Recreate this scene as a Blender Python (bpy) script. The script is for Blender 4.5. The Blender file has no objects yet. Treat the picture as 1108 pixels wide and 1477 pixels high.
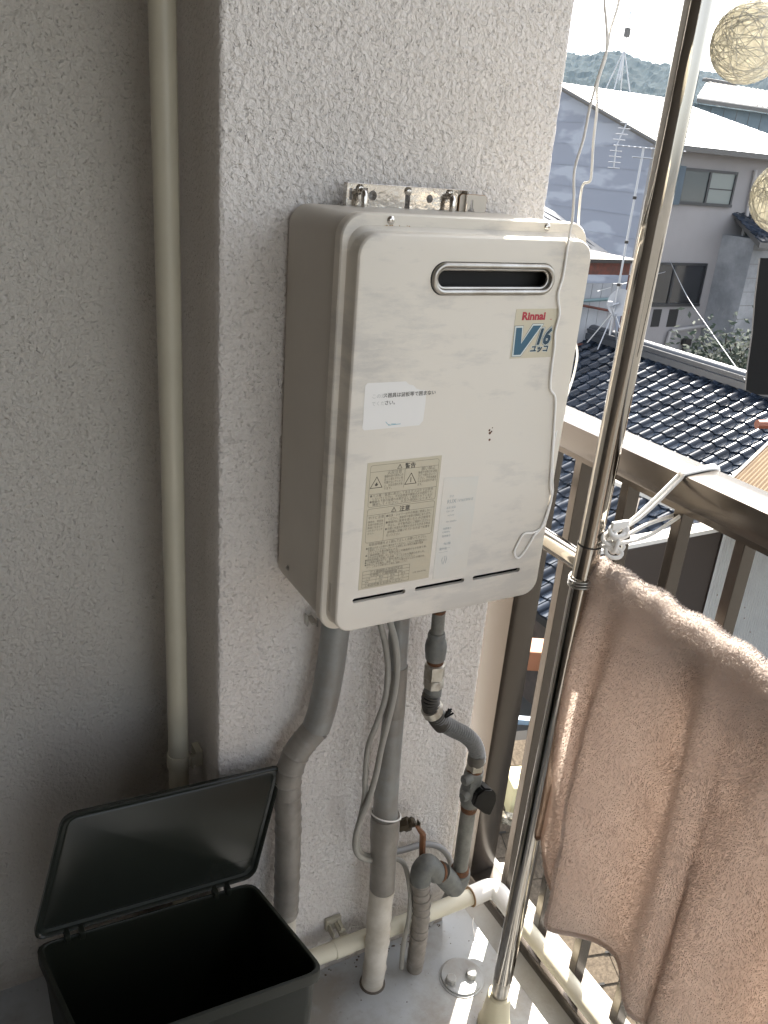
import bpy, bmesh, math, random
import numpy as np
from mathutils import Vector, Matrix, noise
random.seed(7)
rng = np.random.RandomState(7)
R = math.radians
scn = bpy.context.scene
COL = scn.collection

# ------------------------------------------------------------------ camera
# units are metres; the boiler's front flange top-left corner is the origin, x right along the
# pillar face, y away from the viewer, z up.  The balcony floor is at FZ, the street at GZ.
FZ, GZ = -1.42, -7.0
WALL = 0.165
CAM = np.array([-0.42012229, -0.87054427, 0.06062265])
CF = np.array([0.4607305, 0.79712475, -0.39028135])
CDN = np.array([-0.12154543, -0.37892306, -0.91741159])
CR = np.cross(CDN, CF); CR /= np.linalg.norm(CR)
FPX = 1213.97
cd = bpy.data.cameras.new('camera')
cam = bpy.data.objects.new('camera', cd); COL.objects.link(cam)
m = Matrix.Identity(4)
for i in range(3):
    m[i][0] = CR[i]; m[i][1] = -CDN[i]; m[i][2] = -CF[i]; m[i][3] = CAM[i]
cam.matrix_world = m
cd.sensor_fit = 'HORIZONTAL'; cd.sensor_width = 36.0
cd.lens = FPX / 1108 * 36.0
cd.clip_start = 0.02; cd.clip_end = 6000
scn.camera = cam

# ------------------------------------------------------------------ light
SUN_AZ, SUN_EL = R(47.0), R(43.0)
w = bpy.data.worlds.new('World'); scn.world = w; w.use_nodes = True
nt = w.node_tree
sky = nt.nodes.new('ShaderNodeTexSky'); sky.sky_type = 'NISHITA'; sky.sun_disc = False
sky.sun_elevation = SUN_EL; sky.sun_rotation = SUN_AZ
sky.air_density = 1.0; sky.dust_density = 2.5; sky.ozone_density = 1.0
hz = nt.nodes.new('ShaderNodeHueSaturation'); hz.inputs['Saturation'].default_value = .34   # thin hazy sky
nt.links.new(sky.outputs[0], hz.inputs['Color']); nt.links.new(hz.outputs[0], nt.nodes['Background'].inputs[0])
nt.nodes['Background'].inputs[1].default_value = 0.12
sd = bpy.data.lights.new('sun', 'SUN'); sd.energy = 4.2; sd.angle = R(0.5); sd.color = (1.0, 0.93, 0.82)
sun = bpy.data.objects.new('sun', sd); COL.objects.link(sun)
sdir = Vector((math.sin(SUN_AZ) * math.cos(SUN_EL), math.cos(SUN_AZ) * math.cos(SUN_EL), math.sin(SUN_EL)))
sun.rotation_euler = sdir.to_track_quat('Z', 'Y').to_euler(); sun.location = (5, 5, 8)
vs = scn.view_settings
vs.view_transform = 'Standard'; vs.look = 'None'; vs.exposure = 2.3; vs.gamma = 1.0
vs.use_curve_mapping = False
scn.cycles.max_bounces = 10; scn.cycles.diffuse_bounces = 4; scn.cycles.glossy_bounces = 5
scn.cycles.transmission_bounces = 6; scn.cycles.volume_bounces = 0
scn.cycles.sample_clamp_indirect = 6.0

# ------------------------------------------------------------------ helpers: back-projection
def ray(u, v):
    return CR * ((u - 554) / FPX) + CDN * ((v - 738.5) / FPX) + CF
def px(u, v, ax, val):
    """world point seen at photo pixel (u,v) on the plane axis=val"""
    d = ray(u, v); t = (val - CAM[ax]) / d[ax]
    return tuple(CAM + t * d)
def polar(az, el, r):
    a = R(az)
    return Vector((CAM[0] + r * math.sin(a), CAM[1] + r * math.cos(a), CAM[2] + r * math.tan(R(el))))
def proj(P):
    q = np.array(P) - CAM; z = q @ CF
    return 554 + FPX * (q @ CR) / z, 738.5 + FPX * (q @ CDN) / z, z

# ------------------------------------------------------------------ helpers: objects
ORG = {}
def tag(o, label=None, cat=None, group=None, kind=None):
    if label: o['label'] = label
    if cat: o['category'] = cat
    if group: o['group'] = group
    if kind: o['kind'] = kind
    return o
def thing(name, loc, label, cat, group=None):
    o = bpy.data.objects.new(name, None); COL.objects.link(o)
    o.empty_display_size = 0.05; o.location = loc; ORG[o.name] = Vector(loc)
    return tag(o, label, cat, group)
def mobj(name, verts, faces, mat, parent=None, smooth=False, label=None, cat=None, group=None, kind=None, uvs=None):
    me = bpy.data.meshes.new(name)
    V = np.array(verts, dtype=float)
    if parent is not None: org = np.array(ORG[parent.name])
    else:
        org = np.array([(V[:, 0].min() + V[:, 0].max()) / 2, (V[:, 1].min() + V[:, 1].max()) / 2, V[:, 2].min()])
    me.from_pydata((V - org).tolist(), [], [list(map(int, f)) for f in faces])
    mats = mat if isinstance(mat, (list, tuple)) else [mat]
    for mm in mats: me.materials.append(mm)
    if smooth: me.polygons.foreach_set('use_smooth', [True] * len(me.polygons))
    me.update()
    o = bpy.data.objects.new(name, me); COL.objects.link(o)
    if parent is not None:
        o.parent = parent
    else: o.location = org
    ORG[o.name] = Vector(org)
    return tag(o, label, cat, group, kind)
class MB:
    """collects shapes (world coordinates) for ONE mesh"""
    def __init__(s): s.v = []; s.f = []
    def add(s, v, f):
        b = len(s.v); s.v += [tuple(p) for p in v]; s.f += [[i + b for i in q] for q in f]; return s
    def box(s, x0, x1, y0, y1, z0, z1, M=None, bev=0.0):
        if bev > 0:
            bm = bmesh.new(); bmesh.ops.create_cube(bm, size=1)
            for q in bm.verts:
                q.co = Vector(((x0 + x1) / 2 + q.co.x * (x1 - x0), (y0 + y1) / 2 + q.co.y * (y1 - y0), (z0 + z1) / 2 + q.co.z * (z1 - z0)))
            bmesh.ops.bevel(bm, geom=bm.edges[:], offset=bev, segments=2, affect='EDGES', profile=0.5)
            bm.verts.index_update()
            v = [tuple(q.co) for q in bm.verts]; f = [[q.index for q in p.verts] for p in bm.faces]; bm.free()
        else:
            v = [(x0, y0, z0), (x1, y0, z0), (x1, y1, z0), (x0, y1, z0), (x0, y0, z1), (x1, y0, z1), (x1, y1, z1), (x0, y1, z1)]
            f = [(3, 2, 1, 0), (4, 5, 6, 7), (0, 1, 5, 4), (1, 2, 6, 5), (2, 3, 7, 6), (3, 0, 4, 7)]
        if M is not None: v = [tuple(M @ Vector(p)) for p in v]
        return s.add(v, f)
    def tube(s, pts, r, n=12, cap=True, closed=False):
        P = [Vector(p) for p in pts]; N = len(P)
        rr = r if isinstance(r, (list, tuple)) else [r] * N
        t0 = (P[1] - P[0]).normalized()
        up = Vector((0, 0, 1)) if abs(t0.z) < .9 else Vector((1, 0, 0))
        nrm = t0.cross(up).normalized(); v = []
        for i in range(N):
            a = P[(i - 1) % N] if (closed or i > 0) else P[i]; b = P[(i + 1) % N] if (closed or i < N - 1) else P[i]
            t = (b - a)
            t = t.normalized() if t.length > 1e-9 else t0
            nrm = (nrm - t * nrm.dot(t))
            nrm = nrm.normalized() if nrm.length > 1e-6 else t.orthogonal().normalized()
            bn = t.cross(nrm)
            for k in range(n):
                a_ = 2 * math.pi * k / n
                v.append(P[i] + (nrm * math.cos(a_) + bn * math.sin(a_)) * rr[i])
            t0 = t
        f = []
        for i in range(N if closed else N - 1):
            j = (i + 1) % N
            for k in range(n):
                f.append((i * n + k, i * n + (k + 1) % n, j * n + (k + 1) % n, j * n + k))
        if cap and not closed:
            f.append(list(range(n))[::-1]); f.append([(N - 1) * n + k for k in range(n)])
        return s.add(v, f)
    def lathe(s, p0, axis, prof, n=24, rot=0.0):
        """prof = [(distance along axis, radius)]"""
        A = Vector(axis).normalized(); u = A.orthogonal().normalized(); w_ = A.cross(u); p0 = Vector(p0)
        v = []
        for (t, r) in prof:
            for k in range(n):
                a = 2 * math.pi * k / n + rot
                v.append(p0 + A * t + (u * math.cos(a) + w_ * math.sin(a)) * r)
        f = []
        for i in range(len(prof) - 1):
            for k in range(n): f.append((i * n + k, i * n + (k + 1) % n, (i + 1) * n + (k + 1) % n, (i + 1) * n + k))
        f.append(list(range(n))[::-1]); f.append([(len(prof) - 1) * n + k for k in range(n)])
        return s.add(v, f)
    def quad(s, a, b, c, d): return s.add([a, b, c, d], [(0, 1, 2, 3)])
    def prism(s, poly, y0, y1):
        """poly = [(x,z)] extruded in y"""
        n = len(poly)
        v = [(p[0], y0, p[1]) for p in poly] + [(p[0], y1, p[1]) for p in poly]
        f = [list(range(n))[::-1], [n + i for i in range(n)]]
        for i in range(n): f.append((i, (i + 1) % n, n + (i + 1) % n, n + i))
        return s.add(v, f)
    def build(s, name, mat, parent=None, smooth=False, **k):
        o = mobj(name, s.v, s.f, mat, parent, smooth=smooth, **k)
        if smooth:
            try:
                o.data.set_sharp_from_angle(angle=R(38))
            except Exception: pass
        return o
def spline(pts, n=6, closed=False):
    P = [Vector(p) for p in pts]; out = []; N = len(P)
    rngi = range(N) if closed else range(N - 1)
    for i in rngi:
        if closed: a, b, c, d = P[(i - 1) % N], P[i], P[(i + 1) % N], P[(i + 2) % N]
        else: a, b, c, d = P[max(i - 1, 0)], P[i], P[i + 1], P[min(i + 2, N - 1)]
        for k in range(n):
            t = k / n
            out.append(0.5 * ((2 * b) + (c - a) * t + (2 * a - 5 * b + 4 * c - d) * t * t + (3 * b - a - 3 * c + d) * t ** 3))
    if not closed: out.append(P[-1])
    return out
def rrect(x0, x1, z0, z1, r, n=8):
    out = []
    for cx_, cz_, a0 in ((x1 - r, z1 - r, 0), (x0 + r, z1 - r, 90), (x0 + r, z0 + r, 180), (x1 - r, z0 + r, 270)):
        for k in range(n + 1):
            a = R(a0 + 90 * k / n); out.append((cx_ + r * math.cos(a), cz_ + r * math.sin(a)))
    return out
def boolean(o, cutter, op='DIFFERENCE'):
    for q_ in (o, cutter):
        bm = bmesh.new(); bm.from_mesh(q_.data); bmesh.ops.recalc_face_normals(bm, faces=bm.faces[:]); bm.to_mesh(q_.data); bm.free()
    md = o.modifiers.new('b', 'BOOLEAN'); md.operation = op; md.object = cutter; md.solver = 'EXACT'
    dg = bpy.context.evaluated_depsgraph_get()
    me = bpy.data.meshes.new_from_object(o.evaluated_get(dg)); o.modifiers.remove(md)
    old = o.data; o.data = me; bpy.data.meshes.remove(old)
    cm = cutter.data; bpy.data.objects.remove(cutter); bpy.data.meshes.remove(cm)

# ------------------------------------------------------------------ helpers: materials
def mat(name, color, rough=0.6, metal=0.0, spec=0.5, bump=None, var=None, coat=0.0, trans=0.0, sheen=0.0, subsurf=0.0):
    """bump=(scale, strength, distance)  var=(scale, amount, second colour)"""
    M = bpy.data.materials.new(name); M.use_nodes = True
    n = M.node_tree; b = n.nodes['Principled BSDF']
    b.inputs['Base Color'].default_value = (*color, 1); b.inputs['Roughness'].default_value = rough
    b.inputs['Metallic'].default_value = metal; b.inputs['Specular IOR Level'].default_value = spec
    b.inputs['Coat Weight'].default_value = coat; b.inputs['Transmission Weight'].default_value = trans
    b.inputs['Sheen Weight'].default_value = sheen
    tc = n.nodes.new('ShaderNodeTexCoord')
    if var:
        nz = n.nodes.new('ShaderNodeTexNoise'); nz.inputs['Scale'].default_value = var[0]; nz.inputs['Detail'].default_value = 8
        nz.inputs['Roughness'].default_value = .65
        mp = n.nodes.new('ShaderNodeMapping')
        if len(var) > 3: mp.inputs['Scale'].default_value = var[3]
        n.links.new(tc.outputs['Object'], mp.inputs[0]); n.links.new(mp.outputs[0], nz.inputs['Vector'])
        cr = n.nodes.new('ShaderNodeValToRGB')
        cr.color_ramp.elements[0].position = .35; cr.color_ramp.elements[1].position = .35 + .5 * (1 - var[1]) + .1
        cr.color_ramp.elements[0].color = (*color, 1); cr.color_ramp.elements[1].color = (*var[2], 1)
        n.links.new(nz.outputs['Fac'], cr.inputs[0]); n.links.new(cr.outputs[0], b.inputs['Base Color'])
    if bump:
        nz = n.nodes.new('ShaderNodeTexNoise'); nz.inputs['Scale'].default_value = bump[0]; nz.inputs['Detail'].default_value = 5
        bp = n.nodes.new('ShaderNodeBump'); bp.inputs['Strength'].default_value = bump[1]; bp.inputs['Distance'].default_value = bump[2]
        n.links.new(tc.outputs['Object'], nz.inputs['Vector']); n.links.new(nz.outputs['Fac'], bp.inputs['Height'])
        n.links.new(bp.outputs[0], b.inputs['Normal'])
    return M
def nodes(M): return M.node_tree, M.node_tree.nodes, M.node_tree.links, M.node_tree.nodes['Principled BSDF']

def stucco(name, color, dirt):
    M = mat(name, color, .92, spec=.25); t, n, l, b = nodes(M)
    tc = n.new('ShaderNodeTexCoord')
    n1 = n.new('ShaderNodeTexNoise'); n1.inputs['Scale'].default_value = 165; n1.inputs['Detail'].default_value = 3; n1.inputs['Roughness'].default_value = .55
    n1.inputs['Distortion'].default_value = .6
    vo = n.new('ShaderNodeTexVoronoi'); vo.inputs['Scale'].default_value = 120; vo.feature = 'SMOOTH_F1'; vo.inputs['Smoothness'].default_value = .4
    pit = n.new('ShaderNodeTexNoise'); pit.inputs['Scale'].default_value = 240; pit.inputs['Detail'].default_value = 2
    pr = n.new('ShaderNodeMapRange'); pr.inputs[1].default_value = .60; pr.inputs[2].default_value = .72; pr.inputs[3].default_value = 0; pr.inputs[4].default_value = -1
    for q in (n1, vo, pit): l.new(tc.outputs['Object'], q.inputs['Vector'])
    l.new(pit.outputs['Fac'], pr.inputs[0])
    a1 = n.new('ShaderNodeMath'); a1.operation = 'MULTIPLY_ADD'; a1.inputs[1].default_value = .45
    l.new(vo.outputs['Distance'], a1.inputs[0]); l.new(n1.outputs['Fac'], a1.inputs[2])
    a2 = n.new('ShaderNodeMath'); a2.operation = 'MULTIPLY_ADD'; a2.inputs[1].default_value = .38
    l.new(pr.outputs[0], a2.inputs[0]); l.new(a1.outputs[0], a2.inputs[2])
    bp = n.new('ShaderNodeBump'); bp.inputs['Strength'].default_value = 1.0; bp.inputs['Distance'].default_value = .0044
    l.new(a2.outputs[0], bp.inputs['Height']); l.new(bp.outputs[0], b.inputs['Normal'])
    # grime: large soft blotches, and darker colour in the pits
    g = n.new('ShaderNodeTexNoise'); g.inputs['Scale'].default_value = 3.2; g.inputs['Detail'].default_value = 7; l.new(tc.outputs['Object'], g.inputs['Vector'])
    mr = n.new('ShaderNodeMapRange'); mr.inputs[1].default_value = .42; mr.inputs[2].default_value = .75; mr.inputs[4].default_value = .35
    l.new(g.outputs['Fac'], mr.inputs[0])
    mx = n.new('ShaderNodeMixRGB'); mx.inputs[1].default_value = (*color, 1); mx.inputs[2].default_value = (*dirt, 1); l.new(mr.outputs[0], mx.inputs[0])
    mx2 = n.new('ShaderNodeMixRGB'); mx2.inputs[2].default_value = (dirt[0] * .55, dirt[1] * .52, dirt[2] * .48, 1)
    pm = n.new('ShaderNodeMath'); pm.operation = 'MULTIPLY'; pm.inputs[1].default_value = -.10; l.new(pr.outputs[0], pm.inputs[0])
    l.new(pm.outputs[0], mx2.inputs[0]); l.new(mx.outputs[0], mx2.inputs[1])
    # splash grime along the foot of the wall, broken up by noise
    sx_ = n.new('ShaderNodeSeparateXYZ'); l.new(tc.outputs['Object'], sx_.inputs[0])
    gm = n.new('ShaderNodeMapRange'); gm.inputs[1].default_value = .16; gm.inputs[2].default_value = 0; l.new(sx_.outputs['Z'], gm.inputs[0])
    gn = n.new('ShaderNodeTexNoise'); gn.inputs['Scale'].default_value = 14; gn.inputs['Detail'].default_value = 8; l.new(tc.outputs['Object'], gn.inputs['Vector'])
    gk = n.new('ShaderNodeMath'); gk.operation = 'MULTIPLY'; l.new(gm.outputs[0], gk.inputs[0]); l.new(gn.outputs['Fac'], gk.inputs[1])
    gs = n.new('ShaderNodeMapRange'); gs.inputs[1].default_value = .15; gs.inputs[2].default_value = .55; gs.inputs[4].default_value = .8; l.new(gk.outputs[0], gs.inputs[0])
    mx3 = n.new('ShaderNodeMixRGB'); mx3.inputs[2].default_value = (.30, .265, .225, 1); l.new(gs.outputs[0], mx3.inputs[0]); l.new(mx2.outputs[0], mx3.inputs[1])
    l.new(mx3.outputs[0], b.inputs['Base Color'])
    return M
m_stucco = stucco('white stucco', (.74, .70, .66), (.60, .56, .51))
m_stucco_shade = stucco('recess shade stucco', (.56, .53, .48), (.46, .43, .38))  # same paint as the pillar; the recess's shade is put into the colour
m_ceiling = mat('painted ceiling', (.30, .285, .26), .9)

def heater_paint():
    M = mat('cream enamel', (.69, .635, .54), .42, spec=.45); t, n, l, b = nodes(M)
    tc = n.new('ShaderNodeTexCoord')
    mp = n.new('ShaderNodeMapping'); mp.inputs['Scale'].default_value = (7, 7, 26); mp.inputs['Rotation'].default_value = (0, R(9), 0)
    a = n.new('ShaderNodeTexNoise'); a.inputs['Scale'].default_value = 1.6; a.inputs['Detail'].default_value = 9; a.inputs['Roughness'].default_value = .7
    l.new(tc.outputs['Object'], mp.inputs[0]); l.new(mp.outputs[0], a.inputs['Vector'])
    g = n.new('ShaderNodeTexNoise'); g.inputs['Scale'].default_value = 5; g.inputs['Detail'].default_value = 4; l.new(tc.outputs['Object'], g.inputs['Vector'])
    mu = n.new('ShaderNodeMath'); mu.operation = 'MULTIPLY'; l.new(a.outputs['Fac'], mu.inputs[0]); l.new(g.outputs['Fac'], mu.inputs[1])
    mr = n.new('ShaderNodeMapRange'); mr.inputs[1].default_value = .255; mr.inputs[2].default_value = .36; mr.inputs[4].default_value = .9; l.new(mu.outputs[0], mr.inputs[0])
    mx = n.new('ShaderNodeMixRGB'); mx.inputs[1].default_value = (.71, .66, .575, 1); mx.inputs[2].default_value = (.53, .50, .455, 1)
    l.new(mr.outputs[0], mx.inputs[0])
    g2 = n.new('ShaderNodeTexNoise'); g2.inputs['Scale'].default_value = 2.2; g2.inputs['Detail'].default_value = 3; l.new(tc.outputs['Object'], g2.inputs['Vector'])
    mr2 = n.new('ShaderNodeMapRange'); mr2.inputs[1].default_value = .4; mr2.inputs[2].default_value = .7; mr2.inputs[4].default_value = .55; l.new(g2.outputs['Fac'], mr2.inputs[0])
    mx2 = n.new('ShaderNodeMixRGB'); mx2.inputs[2].default_value = (.71, .675, .60, 1); l.new(mr2.outputs[0], mx2.inputs[0]); l.new(mx.outputs[0], mx2.inputs[1])
    l.new(mx2.outputs[0], b.inputs['Base Color'])
    rr = n.new('ShaderNodeMapRange'); rr.inputs[3].default_value = .36; rr.inputs[4].default_value = .6; l.new(mu.outputs[0], rr.inputs[0]); rr.inputs[1].default_value = .15; rr.inputs[2].default_value = .4
    l.new(rr.outputs[0], b.inputs['Roughness'])
    return M
m_cream = heater_paint()
m_case = mat('beige enamel case', (.56, .52, .45), .5, var=(4, .5, (.50, .46, .40)))
m_dark = mat('dark interior', (.012, .011, .01), .7)
m_steel = mat('polished steel', (.60, .57, .53), .13, 1.0, bump=(14, .7, .006))
m_steel2 = mat('scuffed steel', (.5, .49, .46), .3, 1.0, var=(30, .5, (.36, .33, .29)), bump=(60, .3, .001))
m_pole = mat('stainless tube', (.38, .355, .32), .10, 1.0, var=(40, .4, (.32, .30, .27), (1, 1, .05)))
m_galv = mat('galvanised pipe', (.25, .25, .225), .62, .4, var=(38, .6, (.15, .15, .135)), bump=(160, .35, .001))
m_galvf = mat('malleable iron fitting', (.19, .195, .18), .6, .4, var=(70, .6, (.14, .145, .14)), bump=(120, .4, .0012))
m_rust = mat('rusted thread', (.15, .062, .022), .85, var=(120, .6, (.07, .03, .015)), bump=(200, .5, .001))
m_brass = mat('dull nickel nut', (.52, .50, .45), .42, .85, var=(60, .5, (.36, .33, .27)))
m_black = mat('black plastic', (.006, .006, .006), .38, spec=.25)
m_tape = mat('grey vinyl tape', (.24, .25, .24), .36, var=(13, .7, (.20, .185, .165)), bump=(28, .5, .003))
m_tape2 = mat('brown grey vinyl tape', (.17, .155, .135), .4, var=(16, .6, (.25, .23, .20)), bump=(35, .6, .003))
m_tape3 = mat('weathered tape', (.30, .27, .235), .62, var=(35, .6, (.19, .17, .145)), bump=(80, .6, .0015))
m_pvcw = mat('off white wrap', (.66, .62, .55), .5, var=(14, .7, (.50, .455, .38)), bump=(30, .5, .004))
m_pvc = mat('cream pvc', (.66, .62, .49), .38, var=(6, .5, (.60, .56, .44)))
m_pvcl = mat('white pvc fitting', (.74, .73, .70), .4)
m_pvcold = mat('yellowed pvc', (.52, .485, .38), .38, var=(5, .5, (.45, .42, .33)))
m_cable = mat('grey cable', (.33, .32, .285), .5, var=(20, .4, (.26, .25, .22)))
m_conduit = mat('grey conduit', (.24, .235, .23), .55)
m_string = mat('white cord', (.86, .84, .80), .75, bump=(900, .5, .0006))
m_wire = mat('steel wire', (.45, .44, .42), .35, 1.0)
m_bronze = mat('bronze aluminium', (.078, .066, .055), .25, .8, spec=.5, coat=.12)
m_binm = mat('dark green grey plastic', (.013, .015, .010), .5, spec=.3, bump=(400, .15, .0005))
m_binlid = mat('dark clear lid plastic', (.018, .021, .017), .27, spec=.35)
m_handle = mat('rusty orange lever sleeve', (.20, .085, .035), .5, var=(60, .5, (.13, .055, .025)))
m_tan = mat('tan corrugated sheet', (.23, .17, .11), .8, spec=.2, var=(3, .4, (.18, .13, .085)))
m_greysheet = mat('grey corrugated sheet', (.42, .42, .40), .5, var=(4, .4, (.35, .34, .33)))
m_wood_shade = mat('dark timber and shade', (.045, .033, .025), .8, bump=(60, .4, .004))
m_cloth = mat('black cloth', (.008, .008, .008), .95, sheen=.2)
m_ground = mat('street ground', (.13, .125, .115), .95, var=(.8, .5, (.08, .078, .07)))

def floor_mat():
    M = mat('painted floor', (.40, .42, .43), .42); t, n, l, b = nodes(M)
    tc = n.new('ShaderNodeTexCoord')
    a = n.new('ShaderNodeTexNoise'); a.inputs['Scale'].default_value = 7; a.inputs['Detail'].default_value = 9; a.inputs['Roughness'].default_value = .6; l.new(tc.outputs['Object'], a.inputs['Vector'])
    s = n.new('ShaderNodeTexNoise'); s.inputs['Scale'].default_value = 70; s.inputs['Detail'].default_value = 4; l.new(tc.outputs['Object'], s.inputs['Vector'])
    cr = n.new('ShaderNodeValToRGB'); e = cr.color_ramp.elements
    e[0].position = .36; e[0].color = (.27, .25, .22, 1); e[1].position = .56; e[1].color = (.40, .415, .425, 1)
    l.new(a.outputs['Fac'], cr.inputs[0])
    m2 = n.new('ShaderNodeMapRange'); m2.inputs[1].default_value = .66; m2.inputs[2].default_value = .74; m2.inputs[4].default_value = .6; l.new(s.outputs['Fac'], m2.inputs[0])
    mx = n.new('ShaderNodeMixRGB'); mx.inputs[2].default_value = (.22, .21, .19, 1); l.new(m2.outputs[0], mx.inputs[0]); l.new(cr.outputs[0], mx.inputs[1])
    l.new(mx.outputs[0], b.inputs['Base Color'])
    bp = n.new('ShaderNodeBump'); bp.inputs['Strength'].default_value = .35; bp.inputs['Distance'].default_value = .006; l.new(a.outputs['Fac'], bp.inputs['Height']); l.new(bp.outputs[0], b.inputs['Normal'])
    return M
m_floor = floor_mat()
m_mortar = mat('mortar strip', (.30, .285, .26), .85, var=(12, .6, (.36, .36, .35)), bump=(90, .4, .002))

# ================================================================== SETTING
gx = MB(); gx.quad((-900, -900, GZ), (900, -900, GZ), (900, 900, GZ), (-900, 900, GZ))
gx.build('ground', m_ground, kind='structure', label='ground of the street and yards far below')

# balcony slab, gutter strip
X_F = 0.4655
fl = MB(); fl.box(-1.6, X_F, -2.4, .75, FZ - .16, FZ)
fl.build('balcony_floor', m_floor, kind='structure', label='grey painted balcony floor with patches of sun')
st = MB()
st.add([(X_F, -2.4, FZ - .002), (.502, -2.4, FZ + .016), (.502, .75, FZ + .016), (X_F, .75, FZ - .002),
        (X_F, -2.4, FZ - .16), (.60, -2.4, FZ - .16), (.60, .75, FZ - .16), (X_F, .75, FZ - .16),
        (.60, -2.4, FZ + .016), (.60, .75, FZ + .016)],
       [(0, 1, 2, 3), (0, 3, 7, 4), (1, 8, 9, 2), (8, 5, 6, 9), (4, 5, 8, 1, 0), (3, 2, 9, 6, 7), (4, 7, 6, 5)])
st.build('balcony_kerb_strip', m_mortar, kind='structure', label='grey mortar strip along the balcony edge')
ce = MB(); ce.box(-1.6, .62, -2.4, .75, 1.02, 1.2)
ce.build('balcony_ceiling', m_ceiling, kind='structure')

# pillar, finely meshed with real relief
def stucco_box(name, prof, z0, z1, step, m_, label, amp=.0022):
    """prof: closed outline [(x,y)] counter-clockwise seen from above; resampled and extruded"""
    P = []
    n = len(prof)
    for i in range(n):
        a, b, st_ = Vector(prof[i][:2]), Vector(prof[(i + 1) % n][:2]), prof[i][2]
        k = max(1, int((b - a).length / st_))
        for j in range(k): P.append(a + (b - a) * j / k)
    nz = int((z1 - z0) / step); N = len(P)
    v = [(p.x, p.y, z0 + (z1 - z0) * i / nz) for i in range(nz + 1) for p in P]
    f = [(i * N + k, i * N + (k + 1) % N, (i + 1) * N + (k + 1) % N, (i + 1) * N + k) for i in range(nz) for k in range(N)]
    f.append(list(range(N))[::-1]); f.append([nz * N + k for k in range(N)])
    o = mobj(name, v, f, m_, smooth=True, label=label, cat='wall')
    tx = bpy.data.textures.new('stucco relief', 'CLOUDS'); tx.noise_scale = .008; tx.noise_depth = 2
    d = o.modifiers.new('relief', 'DISPLACE'); d.texture = tx; d.texture_coords = 'LOCAL'; d.strength = amp; d.mid_level = .5
    return o
XL, XR = -.0845, .4065
c = .0025
prof = [(XL + c, WALL, .005), (XR - c, WALL, .003), (XR, WALL + c, .02), (XR, .62, .3), (XL, .62, .02), (XL, WALL + c, .003)]
stucco_box('stucco_pillar', prof, FZ - .001, 1.02, .005, m_stucco, 'white rough stucco pillar that carries the water heater')
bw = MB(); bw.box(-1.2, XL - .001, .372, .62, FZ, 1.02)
bw.build('recessed_stucco_wall', m_stucco_shade, label='shaded stucco wall set back to the left of the pillar', cat='wall')
hw = MB(); hw.box(-1.2, -.64, -2.4, .40, FZ, 1.02)  # out of view; set close and dark to keep light off the lower left
hw.build('house_wall', mat('dark wall to cut bounce', (.10, .085, .07), .85), label='dark brown clad house wall on the inner side of the balcony', cat='wall')

# ================================================================== RAILING
rail = thing('balcony_railing', (.535, .0, FZ + .016), 'bronze aluminium balcony railing with square bars and a broad glossy top rail', 'railing')
RB = -1.376
q = MB(); q.box(.50, .572, -2.3, .30, -.366, -.3205, bev=.003); q.build('top_rail', m_bronze, rail, smooth=True)
q = MB(); q.box(.512, .56, -2.3, .29, -.379, -.3665); q.build('rail_channel', m_bronze, rail)
q = MB(); q.box(.50, .568, -2.3, .29, FZ + .0165, RB, bev=.002); q.build('bottom_rail', m_bronze, rail, smooth=True)
q = MB(); q.box(.498, .562, .209, .292, RB - .0005, -.3795, bev=.0015); q.build('post', m_bronze, rail, smooth=True)
for k in range(20):
    y = .116 - .1108 * k
    q = MB(); q.box(.519, .546, y, y + .0165, RB - .001, -.3785, bev=.001); q.build('bar', m_bronze, rail)

# ================================================================== WATER HEATER
HW, HH = .35, .5297
ht = thing('water_heater', (.175, .08, -HH), 'cream wall-mounted gas water heater with stickers, dust smears and an oval flue opening', 'water heater')
# case
def rr_shell(x0, x1, z0, z1, r, y0, y1, m_, name, parent, edge=.004, n=8):
    """rounded box: outline rrect, front edge rolled"""
    b = MB(); rows = [(y1, 0), (y0 + edge, 0), (y0 + edge * .3, edge * .3), (y0, edge)]
    N = None; v = []
    for (y, ins) in rows:
        P = rrect(x0 + ins, x1 - ins, z0 + ins, z1 - ins, max(r - ins, .001), n); N = len(P)
        v += [(p[0], y, p[1]) for p in P]
    f = []
    for i in range(len(rows) - 1):
        for k in range(N): f.append((i * N + k, (i + 1) * N + k, (i + 1) * N + (k + 1) % N, i * N + (k + 1) % N))
    f.append([(len(rows) - 1) * N + k for k in range(N)][::-1]); f.append(list(range(N)))
    b.add(v, [g[::-1] for g in f])
    return b.build(name, m_, parent, smooth=True)
rr_shell(.002, .348, -.526, -.003, .026, .003, .155, m_case, 'case', ht, .001)
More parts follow.
